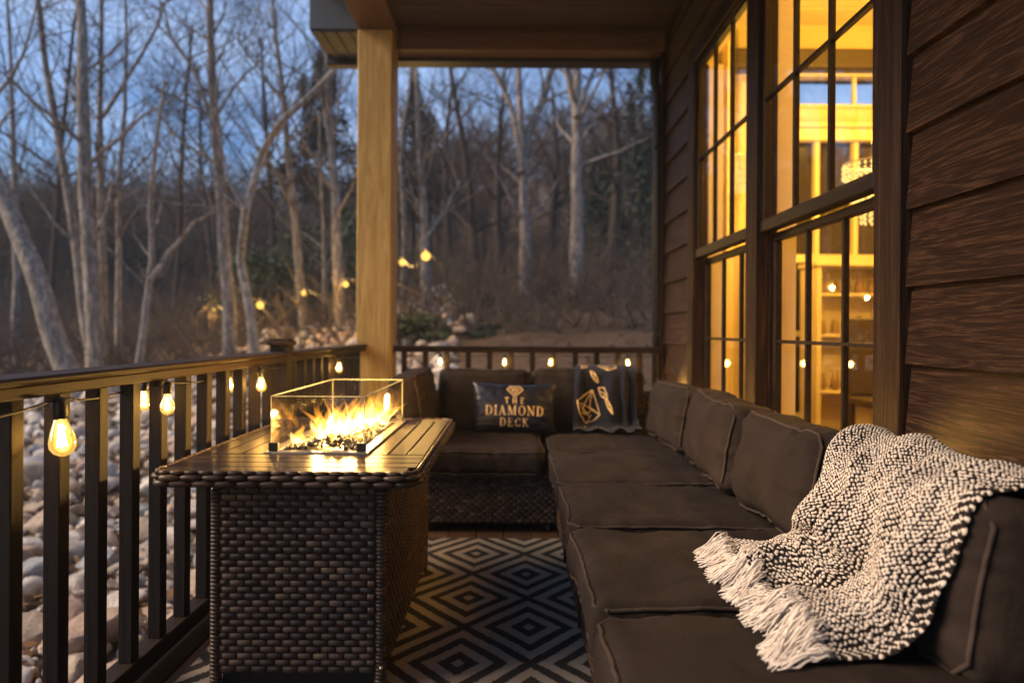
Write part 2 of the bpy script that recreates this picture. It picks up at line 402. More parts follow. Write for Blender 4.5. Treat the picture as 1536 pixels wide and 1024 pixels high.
pts = []; rg = random.Random(5); cells = {}
for _ in range(46000):
    y = 1.0 + 17.0*rg.random()**1.15; x = rg.uniform(-1.45, -2.2-y*1.3)
    if y > 5.4: x = rg.uniform(min(-1.0+ (y-5.4)*.25, .6), -2.2-y*1.2)
    thin = sst(8.6, 10.5, y - 1.25*max(0, x+6.2))
    if rg.random() < thin or (y > 6 and x/y > -.085 - .05*noise.noise(Vector((y, x, 0)))): continue
    s = rg.uniform(.075, .22)*(1.3 if rg.random() < .2 else 1)*(.85 if y > 7 else 1)
    c = (int(x*2), int(y*2)); ok = True
    for a in (-1, 0, 1):
        for b in (-1, 0, 1):
            for q in cells.get((c[0]+a, c[1]+b), ()):
                if (q[0]-x)**2 + (q[1]-y)**2 < (.72*(q[2]+s))**2: ok = False
    if ok: cells.setdefault(c, []).append((x, y, s)); pts.append((x, y, s))
def seen(p):
    px = CX + p[0]/p[1]*F; return 0 < px < 800
pts.sort(key=lambda p: -p[2]/p[1] if seen(p) else 9)
cname = ['grey', 'tan', 'slate blue', 'pale cream', 'rusty brown']
st = MB(); stuff_parts = {}
def rock_words(x, y, s, j):
    size = 'big' if s > .15 else 'middling' if s > .105 else 'small'
    px = CX + x/y*F
    where = ('seen low between the nearest balusters' if px < 90 else 'lying past the hanging near bulb' if px < 170 else 'seen low between the middle balusters' if px < 240 else
             'beside the fire table end of the railing' if px < 330 else 'behind the middle of the left railing' if px < 430 else 'behind the far end of the left railing' if px < 530 else 'beyond the wooden post')
    return '%s %s %s stone %s' % (size, ['angular', 'flattish', 'rounded'][int(s*1000) % 3], cname[j], where)
for i, (x, y, s) in enumerate(pts):
    j = rg.choice([0, 1, 1, 1, 2, 3, 3, 4]); me = rocks[rg.randrange(9)][j]
    rot = Euler((rg.uniform(-.35, .35), rg.uniform(-.35, .35), rg.uniform(0, 6.3))); z = gh(x, y) + s*.28
    if i < 296:
        o = bpy.data.objects.new('rock', me); COL.objects.link(o); o.location = (x, y, z); o.rotation_euler = rot; o.scale = (s, s, s)
        tag(o, rock_words(x, y, s, j), 'rock', 'stones of the rock slope beyond the railing')
    else:
        stuff_parts.setdefault(j, []).append((lows[rg.randrange(6)], (x, y, z), rot, s))
def merged(lst, name, parent_mat, mats_):
    mb = MB()
    for k, (me, loc, rot, s) in lst:
        Mx = Matrix.Translation(loc) @ rot.to_matrix().to_4x4() @ Matrix.Scale(s, 4)
        mb.mi = k; mb.add([Mx @ v.co for v in me.vertices], [tuple(p.vertices) for p in me.polygons])
    return mb.build(name, mats_)
lst = [(j, e) for j, l in stuff_parts.items() for e in l][:5200]
o = merged(lst, 'small_rocks', None, [M['stone%d' % j] for j in range(5)]); tag(o, 'many small stones filling the far part of the rock slope', 'rocks', kind='stuff')
lowest = [rock_mesh(70+i, 1) for i in range(4)]; rg = random.Random(12); peb = []
for _ in range(5200):
    y = 1.2 + 9*rg.random(); x = rg.uniform(-1.4, -1.6-y*.9); s = rg.uniform(.018, .05)
    peb.append((rg.choice([0, 1, 1, 3, 4]), (rg.choice(lowest), (x, y, gh(x, y)+rg.uniform(0, .05)), Euler((rg.uniform(0, 6), rg.uniform(0, 6), 0)), s)))
tag(merged(peb, 'gravel', None, [M['stone%d' % j] for j in range(5)]), 'small broken gravel filling the gaps between the large stones', 'gravel', kind='stuff')
# dry leaves between the stones
mb = MB(); rg = random.Random(8)
for _ in range(14000):
    y = rg.uniform(1.2, 24); x = rg.uniform(-1.4 if y < 5.5 else 6, -1.5-y*.8); s = rg.uniform(.02, .05)
    z = gh(x, y) + rg.uniform(.005, .10 if y < 9 else .03); a = rg.uniform(0, 6.3); mb.tint = rg.random()
    u = Vector((math.cos(a), math.sin(a), rg.uniform(-.5, .5)))*s; w = Vector((-math.sin(a), math.cos(a), rg.uniform(-.5, .5)))*s*.6; c = Vector((x, y, z))
    mb.add([c-u, c-w*.9, c+u, c+w], [(0, 1, 2, 3)])
tag(mb.build('dry_leaves', M['dry_leaf']), 'brown fallen leaves scattered over stones and forest floor', 'leaves', kind='stuff')

# ------------------------------------------------------------------ trees
def grow(mb, rg, p, d, L, r, depth, k, tw=None):
    """recursive limb; the last generations go to the twig builder"""
    n = 5 if depth > 1 else 4; pts = [p.copy()]; rad = [r]; q = p.copy(); dd = d.copy()
    for i in range(n):
        dd = (dd + Vector((rg.gauss(0, .13), rg.gauss(0, .13), rg.gauss(.05, .10)))).normalized()
        q = q + dd*L/n; pts.append(q.copy()); rad.append(r*(1-.72*(i+1)/n))
    (mb if depth > 1 else (tw or mb)).tube(pts, rad, k if depth > 1 else 3, False)
    if depth <= 0: return
    for i in range(rg.randint(4, 6)):
        t = rg.uniform(.2, 1); a = min(int(t*n), n-1); b = pts[a].lerp(pts[a+1], t*n-a)
        base = (pts[a+1]-pts[a]).normalized(); side = Vector((rg.gauss(0, 1), rg.gauss(0, 1), rg.gauss(0, 1))); side = (side - base*side.dot(base)).normalized()
        nd = (base*rg.uniform(.5, 1.0) + side*rg.uniform(.5, 1.0) + Vector((0, 0, .15))).normalized()
        grow(mb, rg, b, nd, L*rg.uniform(.42, .68), max(r*.42*(1-.5*t), .0035), depth-1, max(k-1, 3), tw)
def tree(Y, line, wpx, label, seed, limbs=(), bark='bark', nb=14, top=7.5, lean=0.0, bl=2.4, dp=3, start=.35, Yend=None):
    """line: the trunk as photo pixels at distance Y; it is carried on upwards past the frame"""
    rg = random.Random(seed); pts = []
    for i, (px, py) in enumerate(line): pts.append(at(px, py, Y + (.0 if i == 0 else rg.uniform(-.12, .12)*Y*.1*i)))
    b = pts[0]; g = gh(b.x, b.y) - .1
    if b.z > g + .05: pts.insert(0, Vector((b.x, b.y, g)))
    else: pts[0].z = min(pts[0].z, g) if pts[0].z > g-1 else g
    while pts[-1].z < top:
        d = (pts[-1]-pts[-2]).normalized(); d = (d + Vector((rg.gauss(0, .05), rg.gauss(0, .05), .1))).normalized(); pts.append(pts[-1] + d*1.0)
    # resample and add a little waviness
    fine = []
    for a, c in zip(pts[:-1], pts[1:]):
        m_ = max(2, int((c-a).length/.35))
        for i in range(m_): fine.append(a.lerp(c, i/m_))
    fine.append(pts[-1]); r0 = wpx*.5*Y/F
    n = len(fine); zz = [(p.z - fine[0].z)/(fine[-1].z-fine[0].z+1e-6) for p in fine]
    rad = [r0*(1.12 - .80*z)*(1+.07*noise.noise(Vector((i*.7, seed, 0)))) + r0*.5*max(0, .06-z)/.06 for i, z in enumerate(zz)]
    for i, p in enumerate(fine): p.x += .35*r0*noise.noise(Vector((i*.35, seed*3.1, 5)))
    base = Vector((fine[0].x, fine[0].y, g))
    e = empty('bare_tree', base, label, 'tree', 'bare trees standing round the rock slope')
    t = MB(); t.tube(fine, rad, 9, True)
    br = MB(); tw = MB()
    for (ln, w, *rest) in limbs:
        lp = [at(px, py, Y + (i*.25)) for i, (px, py) in enumerate(ln)]
        lf = []
        for a, c in zip(lp[:-1], lp[1:]):
            for i in range(6): lf.append(a.lerp(c, i/6))
        lf.append(lp[-1]); rw = w*.5*Y/F
        for i, p in enumerate(lf): p += Vector((noise.noise(Vector((i*.4, seed, 7))), 0, noise.noise(Vector((i*.4, seed, 9)))))*rw*.7
        br.tube(lf, [rw*(1-.6*i/len(lf)) for i in range(len(lf))], 7, False)
        for i in range(7):
            q = lf[rg.randrange(len(lf)//3, len(lf))]; grow(br, rg, q, Vector((rg.gauss(0, .6), rg.gauss(0, .5), rg.uniform(.2, 1))).normalized(), rg.uniform(.9, 1.7), rw*.35, dp-1, 5, tw)
    for i in range(nb):
        f = start + (1-start)*(i+rg.random())/nb; a = int(f*(n-1)); p = fine[a]
        an = rg.uniform(0, 2*PI); d = Vector((math.cos(an), math.sin(an), rg.uniform(.35, 1.3))).normalized()
        grow(br, rg, p, d, bl*rg.uniform(.6, 1.1)*(1.1-.5*f), rad[a]*.38, dp-1, 5, tw)
    t.build('trunk', M[bark], e)
    br.mi = 0
    o = len(br.v); br.v += tw.v; br.f += [tuple(i+o for i in f) for f in tw.f]; br.m += [1]*len(tw.f); br.t += tw.t; br.sm += tw.sm
    if br.f: br.build('crown', [M[bark], M['twig']], e)
    return e
tree(9.5, [(112,590),(60,440),(0,285),(-45,180)], 30, 'thick pale tree trunk leaning steeply out of the picture on the far left', 1, start=.5, nb=8)
tree(11, [(140,560),(98,273),(66,98),(50,-20)], 15, 'slim grey tree leaning left beside the twin trunks at far left', 2)
tree(10.5, [(150,575),(142,488),(128,293),(122,150),(117,-20)], 24, 'tallest straight pale tree of the left group, thick from base to top', 3)
tree(12, [(158,560),(150,293),(148,150),(150,-20)], 12, 'thin dark tree rising close behind the tall pale trunk', 4, nb=18, limbs=[([(152,180),(190,120),(235,40),(250,-10)], 7)])
tree(11.5, [(178,560),(178,488),(176,300),(186,170),(188,60)], 9, 'thin straight grey tree right of the twin trunks on the left', 5, nb=12)
tree(10, [(208,560),(219,480),(228,390),(226,317),(232,230)], 11, 'forked young tree splitting low with a limb sweeping right', 6, limbs=[([(224,425),(250,385),(293,335),(345,310)], 8)], nb=9, top=4.2, start=.45)
tree(10.8, [(346,560),(343,470),(334,330),(319,146),(310,-20)], 19, 'tall grey tree left of the forked leaning one, with thick mid branches', 7, limbs=[([(318,190),(290,110),(255,60),(240,10)], 8), ([(322,250),(270,215),(215,150)], 6)], nb=18)
tree(10.2, [(386,565),(376,470),(360,392),(368,320),(390,234),(420,185),(456,151)], 15, 'crooked pale tree bending right towards the sky before the post', 8, top=5.5, nb=12, start=.4)
tree(12.5, [(454,545),(454,470),(440,317),(422,146),(402,-20)], 14, 'slender tree just left of the lit bulb tree, leaning slightly left', 9, limbs=[([(425,160),(390,110),(350,60)], 6)], nb=18)
tree(13, [(489,540),(488,470),(485,342),(478,240)], 9, 'thin crooked sapling between two hanging lights left of the post', 10, nb=10, top=4.6, bark='bark')
tree(12, [(510,545),(508,439),(501,293),(494,200),(486,60)], 17, 'tree trunk lit orange by the bulb nearest the left of the post', 11, nb=20, bl=2.8)
tree(14, [(795,520),(789,440),(782,230)], 25, 'broad V-forked tree standing centrally between post and house wall', 12, top=4.2, nb=5, start=.6, limbs=[([(782,260),(790,200),(812,150),(828,96),(832,20),(840,-40)], 15), ([(781,240),(765,160),(738,105),(700,85)], 11), ([(781,250),(778,150),(770,60),(775,-20)], 12)])
tree(13, [(866,540),(866,440),(863,250),(862,164)], 21, 'straight pale trunk right of the V-forked tree, forking high', 13, nb=14, start=.5, limbs=[([(863,175),(848,110),(846,30)], 11), ([(863,170),(882,120),(905,70)], 9)])
tree(12.5, [(638,500),(638,437),(636,340),(628,250)], 15, 'pale trunk just behind the larger hanging globe light', 14, nb=14, start=.4, top=5.5, limbs=[([(637,360),(665,320),(690,270)], 6)])
tree(13.5, [(606,500),(604,440),(606,335),(600,250)], 9, 'thin trunk beside the wooden post behind the smaller globe light', 15, nb=10)
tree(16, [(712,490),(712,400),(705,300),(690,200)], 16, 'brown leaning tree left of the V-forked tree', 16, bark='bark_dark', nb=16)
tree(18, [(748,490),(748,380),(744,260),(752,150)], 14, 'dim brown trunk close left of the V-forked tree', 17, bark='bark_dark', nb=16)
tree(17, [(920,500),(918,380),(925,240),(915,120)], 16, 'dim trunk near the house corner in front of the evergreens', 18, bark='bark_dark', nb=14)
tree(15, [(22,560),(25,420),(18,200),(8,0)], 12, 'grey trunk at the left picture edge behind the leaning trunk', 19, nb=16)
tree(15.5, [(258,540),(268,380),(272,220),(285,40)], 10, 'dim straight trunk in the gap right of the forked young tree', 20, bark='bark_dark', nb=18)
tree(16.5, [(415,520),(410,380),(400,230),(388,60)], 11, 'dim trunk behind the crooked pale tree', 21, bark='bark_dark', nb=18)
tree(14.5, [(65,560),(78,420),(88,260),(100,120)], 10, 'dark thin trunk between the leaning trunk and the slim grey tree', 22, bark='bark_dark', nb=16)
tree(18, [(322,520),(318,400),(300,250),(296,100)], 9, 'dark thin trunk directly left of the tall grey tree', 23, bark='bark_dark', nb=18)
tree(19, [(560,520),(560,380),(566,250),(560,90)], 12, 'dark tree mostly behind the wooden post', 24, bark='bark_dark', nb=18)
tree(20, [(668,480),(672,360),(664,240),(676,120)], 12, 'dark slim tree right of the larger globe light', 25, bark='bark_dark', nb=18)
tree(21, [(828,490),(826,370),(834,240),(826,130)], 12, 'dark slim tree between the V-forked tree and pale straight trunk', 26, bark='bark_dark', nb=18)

# the far wood: nobody could count it
mb = MB(); rg = random.Random(77)
for i in range(720):
    Y = rg.uniform(20, 58); px = rg.uniform(-60, 1060) if i < 430 else rg.uniform(-1000, -60); x = (px-CX)*Y/F; z = gh(x, Y); h = (rg.uniform(2.0, 4.0) + .05*(Y-20))*(1.25 if px > 600 else 1.0)
    r = rg.uniform(.05, .14); p = [Vector((x, Y, z-.2))]; dx = rg.gauss(0, .05)
    for k in range(6): p.append(Vector((x + dx*h*(k+1)/6 + rg.gauss(0, .08), Y, z + h*(k+1)/6)))
    mb.tint = rg.random(); mb.tube(p, [r*(1-.13*k) for k in range(7)], 5, False)
    for k in range(15):
        t = rg.uniform(.18, 1); a = min(int(t*6), 5); b = p[a].lerp(p[a+1], t*6-a); an = rg.uniform(0, 6.3)
        d = Vector((math.cos(an), math.sin(an), rg.uniform(.4, 1.6))).normalized(); q = [b]; L = rg.uniform(1.2, 3.0)*(1.1-.4*t)
        for m_ in range(3): q.append(q[-1] + (d + Vector((rg.gauss(0, .25), rg.gauss(0, .25), rg.gauss(.1, .2))))*L/3)
        mb.tube(q, [r*.32, r*.22, r*.14, .012], 3, False)
        for _ in range(5):
            s_ = q[rg.randrange(1, 3)].lerp(q[3], rg.random()*.8); e_ = s_ + (d*.7 + Vector((rg.gauss(0, .55), rg.gauss(0, .55), rg.gauss(.1, .5))))*rg.uniform(.5, 1.1)
            m2 = (s_+e_)/2 + Vector((rg.gauss(0, .07), 0, rg.gauss(0, .07)))
            mb.tube([s_, m2, e_], [.014, .011, .006], 3, False)
tag(mb.build('far_wood', M['far_wood']), 'far hazy brown wood of bare trees covering the hillside', 'forest', kind='stuff')
# brush on the forest floor
mb = MB(); rg = random.Random(78)
for i in range(4000):
    Y = rg.uniform(10.5, 30); px = rg.uniform(-60, 1050) if i < 2600 else rg.uniform(-900, -60); x = (px-CX)*Y/F; z = gh(x, Y)
    for _ in range(3):
        a = Vector((x, Y, z)); d = Vector((rg.gauss(0, .5), rg.gauss(0, .5), rg.uniform(.5, 1.2))); L = rg.uniform(.35, 1.3)
        b = a + d*L*.5; c = b + (d + Vector((rg.gauss(0, .4), 0, rg.gauss(-.1, .3))))*L*.5; mb.tube([a, b, c], [.014, .010, .005], 3, False)
tag(mb.build('undergrowth', M['far_wood']), 'tangled leafless brush along the forest floor', 'undergrowth', kind='stuff')

def leafy(name, c, rx, rz, n, s, label, cat, mat='leaf', seed=1, cone=False, group=None):
    rg = random.Random(seed); g = gh(c[0], c[1]); e = empty(name, (c[0], c[1], g), label, cat, group)
    t = MB(); top = c[2] + rz
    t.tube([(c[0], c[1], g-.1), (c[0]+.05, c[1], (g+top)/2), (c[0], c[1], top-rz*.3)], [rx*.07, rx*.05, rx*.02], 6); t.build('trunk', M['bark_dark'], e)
    cl = [Vector((rg.gauss(0, .5), rg.gauss(0, .5), rg.uniform(-1, 1))) for _ in range(34)]
    mb = MB()
    for i in range(n):
        q = rg.choice(cl); w = (1.05-(q.z+1)/2)*1.25 if cone else math.sqrt(max(.15, 1-q.z*q.z*.8))
        p = Vector((q.x*w*rx*1.1, q.y*w*rx*1.1, q.z*rz)) + Vector((rg.gauss(0, 1)*rx*.2*w, rg.gauss(0, 1)*rx*.2*w, rg.gauss(0, 1)*rz*.10))
        mb.tint = rg.random()**1.5; a = Vector((rg.gauss(0, 1), rg.gauss(0, 1), rg.gauss(0, .6))).normalized()*s; b = a.orthogonal().normalized()*s*.5; cc = Vector(c) + p
        mb.add([cc-a, cc-b, cc+a, cc+b], [(0, 1, 2, 3)])
    mb.build('crown', M[mat], e); return e
for i, (px, py, Y, rx, rz, lab, cone) in enumerate([
        (392,455,14,1.3,.9,'green bush lit by the hanging bulb left of the crooked pale tree',0),(450,425,15,1.3,1.2,'dark green holly bush behind the slender tree',0),
        (520,400,15,1.1,1.2,'dark green bush behind the orange-lit trunk',0),
        (628,498,11,.50,.26,'low green shrub just right of the wooden post above the rail',0),(718,503,11,.38,.20,'small green shrub at the foot of the brown leaning tree',0),
        (960,300,19,1.9,3.8,'tall dark evergreen nearest the house corner',1),(905,360,23,1.8,2.8,'dark evergreen behind the dim trunk near the house',1),(1010,250,17,1.8,4.2,'tall evergreen partly behind the house corner',1),
        (618,215,24,1.3,2.6,'dark pine crown just right of the wooden post',1),(478,200,22,1.2,2.4,'dark pine crown left of the wooden post top',1),
        (40,360,26,2.6,1.8,'dark green cedar low at the far left',0),(230,400,28,2.6,1.4,'dark green cedar behind the forked young tree',0)]):
    far = Y > 16
    leafy('evergreen_tree' if cone or far else 'shrub', at(px, py, Y), rx, rz, 5200 if far else 3000, .10 if far else .05, lab, 'tree' if cone or far else 'shrub', 'leaf_far' if far else 'leaf', 40+i, cone,
          'evergreens in the wood' if cone or far else 'green shrubs by the slope')

# ------------------------------------------------------------------ woven rattan
def weave(mb, O, U, V, N, w, h, pu=.044, pv=.019, amp=.0035, rg=random):
    """bulging strand pieces over dark stakes, each row shifted by half a stake"""
    O, U, V, N = map(Vector, (O, U, V, N)); rows = max(1, round(h/pv)); pv = h/rows; cols = max(1, round(w/pu)); pu = w/cols
    na, nb = 5, 3
    for r in range(rows):
        off = (r % 2)*.5
        rt = rg.uniform(-.12, .12)
        for c in range(-1, cols+1):
            jx = rg.uniform(-.03, .03); a0 = (c+off+.06+jx)*pu; a1 = (c+off+.94+jx)*pu
            a0, a1 = max(a0, 0), min(a1, w)
            if a1-a0 < pu*.15: continue
            mb.tint = max(0, min(1, rg.gauss(.48, .24)+rt)); cut0 = a0 <= 0; cut1 = a1 >= w
            vs = []
            for j in range(nb+1):
                b = -1+2*j/nb
                for i in range(na+1):
                    a = -1+2*i/na
                    ta = a
                    if cut0 and a < 0: ta = 0
                    if cut1 and a > 0: ta = 0
                    hgt = 1.45*amp*(max(0, math.cos(ta*PI/2))**.6)*(1-.8*b*b) + amp*.1
                    wid = (.47 - .12*ta*ta)
                    vs.append(O + U*((a0+a1)/2 + a*(a1-a0)/2) + V*((r+.5)*pv + b*pv*wid) + N*hgt)
            mb.add(vs, [(j*(na+1)+i, j*(na+1)+i+1, (j+1)*(na+1)+i+1, (j+1)*(na+1)+i) for j in range(nb) for i in range(na)])
def wrapped_post(mb, x, y, z0, z1, r, pitch=.0125, rg=random):
    prof = []; n = int((z1-z0)/pitch)
    for i in range(n):
        z = z0 + i*pitch
        prof += [(r*.90, z), (r*1.0, z+pitch*.3), (r*1.0, z+pitch*.65)]
    prof.append((r*.9, z1)); mb.tint = .5
    # one tint for each turn
    for i in range(n):
        z = z0 + i*pitch; mb.tint = max(0, min(1, rg.gauss(.55, .2)))
        mb.lathe((x, y, 0), [(r*.86, z), (r*1.0, z+pitch*.3), (r*1.0, z+pitch*.7), (r*.86, z+pitch)], 10)

# ------------------------------------------------------------------ deck, rug
mb = MB(); rg = random.Random(3); x = -1.02
while x < 1.12:
    w = .14; mb.tint = rg.random(); x1 = min(x+w-.005, 1.135)
    cut = rg.uniform(1.4, 3.5)
    for y0, y1 in ((-4.2, cut-.002), (cut+.002, 4.97)): mb.box(x, x1, y0, y1, -.03, 0, .002)
    x += w
struct('deck_floor', mb, M['deck'])
mb = MB(); mb.box(-1.21, -1.024, -4.2, 5.05, -.22, .006, .004); mb.box(-1.02, 1.135, 4.975, 5.06, -.22, .004, .004)
mb.box(-1.15, 1.1, -4.2, 4.9, -.24, -.05); struct('deck_frame', mb, M['rail'])
mb = MB(); mb.smooth = False
mb.grid(lambda u, v: (-.98 + u*1.30, .3 + v*3.035, .010 + .0015*noise.noise(Vector((u*6, v*12, 0)))), 40, 90)
vs = [(-.98, .3, .001), (.32, .3, .001), (.32, 3.335, .001), (-.98, 3.335, .001), (-.98, .3, .0095), (.32, .3, .0095), (.32, 3.335, .0095), (-.98, 3.335, .0095)]
mb.add(vs, [(0,1,5,4), (1,2,6,5), (2,3,7,6), (3,0,4,7)])
tag(mb.build('rug', M['rug'], loc=(-.33, 1.8, 0)), 'grey and black outdoor rug patterned with concentric diamonds on the deck', 'rug')

# ------------------------------------------------------------------ railings
RX = -1.10; TOPZ = .925
def railing(name, p0, p1, label, sp, z_top, z_bot=.085, off=0.0, near=False):
    p0, p1 = Vector(p0), Vector(p1); along_y = abs(p1.y-p0.y) > abs(p1.x-p0.x)
    e = empty(name, ((p0.x+p1.x)/2, (p0.y+p1.y)/2, 0), label, 'railing')
    mat = M['rail'] if along_y else M['rail_x']
    t = MB(); bt = MB(); b = .004
    if along_y:
        x = p0.x; t.box(x-.07, x+.05, p0.y, p1.y, z_top-.012, z_top+.006, .006); t.box(x-.052, x+.038, p0.y, p1.y, z_top-.042, z_top-.0125, b)
        bt.box(x-.035, x+.030, p0.y, p1.y, z_bot-.055, z_bot, b)
    else:
        y = p0.y; t.box(p0.x, p1.x, y-.05, y+.07, z_top-.012, z_top+.006, .006); t.box(p0.x, p1.x, y-.038, y+.052, z_top-.042, z_top-.0125, b)
        bt.box(p0.x, p1.x, y-.03, y+.035, z_bot-.055, z_bot, b)
    t.build('top_rail', mat, e); bt.build('bottom_rail', mat, e)
    L = (p1-p0).length; d = (p1-p0)/L; s = off; me = None; hw = .0195
    m = MB(); m.box(-hw, hw, -hw, hw, z_bot, z_top-.0425, .002)
    while s < L-.02:
        q = p0 + d*s
        if me is None:
            o = m.build('baluster', M['rail_z'], e); me = o.data
        else:
            o = bpy.data.objects.new('baluster', me); COL.objects.link(o); o.parent = e
        o.location = Vector((q.x, q.y, 0)) - PL(e); s += sp
    return e
railing('deck_railing', (RX, .30, 0), (RX, 3.155, 0), 'long brown railing along the left of the deck, up to the capped post', .155, TOPZ, off=.085)
railing('deck_railing', (RX, 3.245, 0), (RX, 4.97, 0), 'far left brown railing between the capped post and the wooden porch post', .155, TOPZ, off=.10)
railing('deck_railing', (-.875, 4.98, 0), (1.105, 4.98, 0), 'brown railing across the far end of the deck behind the sofa', .158, .915, off=.07)
e = empty('railing_post', (RX, 3.2, 0), 'square brown newel post with flat cap in the left railing', 'post')
m = MB(); m.box(RX-.042, RX+.042, 3.158, 3.242, .006, .962, .004); m.build('shaft', M['rail_z'], e)
m = MB(); m.box(RX-.054, RX+.054, 3.146, 3.254, .9625, .984, .005); m.box(RX-.046, RX+.046, 3.154, 3.246, .9843, .994, .004); m.build('cap', M['rail'], e)

# ------------------------------------------------------------------ porch frame
e = empty('porch_post', (-1.0, 5.0, 0), 'tall yellow-brown square cedar post carrying the porch roof', 'post')
m = MB(); m.box(-1.135, -.888, 4.86, 5.13, -.1, 3.205, .006); m.build('shaft', M['cedar'], e)
e = empty('porch_roof', (0, 4, 3.3), 'dark stained porch roof with boarded ceiling and brown edge beams', 'roof')
m = MB(); m.box(-1.135, -.8615, -4.2, 5.18, 3.206, 3.55, .004); m.build('beam', M['beam_long'], e)
m = MB(); m.box(-.8865, -.8605, 5.04, 5.178, 3.132, 3.2045, .002); m.box(-.860, 1.125, 5.03, 5.18, 3.13, 3.265, .004); m.box(-.860, 1.125, 5.045, 5.18, 3.265, 3.5, .003); m.build('beam', M['beam'], e)
m = MB(); m.box(-1.18, 1.2, 5.185, 5.32, 3.105, 3.16, .004); m.build('fascia_board', M['gutter_dark'], e)
m = MB(); y = 5.03
while y > -4.2:
    m.tint = random.random(); m.box(-.862, 1.14, y-.116, y, 3.283, 3.31, .003); m.box(-.862, 1.14, y-.128, y-.118, 3.297, 3.31); y -= .128
m.build('ceiling', M['ceiling'], e)
m = MB(); m.box(-1.5, 1.3, -4.3, 5.4, 3.56, 3.62); m.build('roof_deck', M['gutter_dark'], e)
m = MB(); m.box(-1.50, -1.14, 4.90, 5.42, 3.22, 3.62, .004); m.build('eave_box', M['gutter'], e)
m = MB(); m.box(-1.49, -1.15, 4.91, 5.41, 3.205, 3.2185)
for i in range(3): m.box(-1.42+i*.10, -1.405+i*.10, 4.92, 5.40, 3.198, 3.2045)
m.build('soffit', M['gutter_dark'], e)
m = MB(); m.box(-1.53, -1.12, 5.425, 5.53, 3.17, 3.30, .01); m.build('gutter', M['gutter_dark'], e)

# ------------------------------------------------------------------ house
WX = 1.14
house = empty('house', (WX, 2.5, 0), 'house wall of dark brown grained lap siding with tall lit windows', 'house')
m = MB()
def lap(y0, y1, z0, z1):
    k0 = math.floor((z0-.07)/.22); k = k0
    while .07+.22*k < z1:
        a, b = max(z0, .07+.22*k), min(z1, .07+.22*(k+1))
        if b-a > .004:
            fa = (a-(.07+.22*k))/.22; fb = (b-(.07+.22*k))/.22
            xa, xb = WX-.020*(1-fa), WX-.020*(1-fb)
            m.smooth = False
            m.add([(xa, y0, a), (xa, y1, a), (xb, y1, b), (xb, y0, b), (WX+.02, y0, a), (WX+.02, y1, a), (WX+.02, y0, b), (WX+.02, y1, b)],
                  [(0,3,2,1), (0,1,5,4), (0,4,6,3), (1,2,7,5)])
        k += 1
lap(-4.2, 1.925, -.2, 4.0); lap(4.295, 5.30, -.2, 4.0); lap(1.925, 4.295, 2.80, 4.0); lap(1.925, 4.295, -.2, .46)
m.build('siding', M['siding'], house)
m = MB(); m.box(1.162, 1.28, -4.2, 1.95, -.2, 4.2); m.box(1.162, 1.28, 4.27, 5.30, -.2, 4.2); m.box(1.162, 1.28, 1.95, 4.27, 2.78, 4.2); m.box(1.162, 1.28, 1.95, 4.27, -.2, .47)
m.build('wall_core', M['room_wall'], house)
m = MB(); m.box(1.098, 1.16, 5.02, 5.06, -.2, 3.12, .003); m.box(1.10, 1.30, 5.302, 5.34, -.2, 4.0, .003); m.box(1.30, 1.64, 5.302, 5.33, -.2, 4.2, .003); m.box(1.601, 1.64, 5.331, 6.7, -.2, 4.2); m.box(1.641, 5.4, 6.61, 6.7, -.2, 3.22); m.box(1.641, 5.4, 6.61, 6.7, 3.50, 4.2); m.build('corner_board', M['trim'], house)
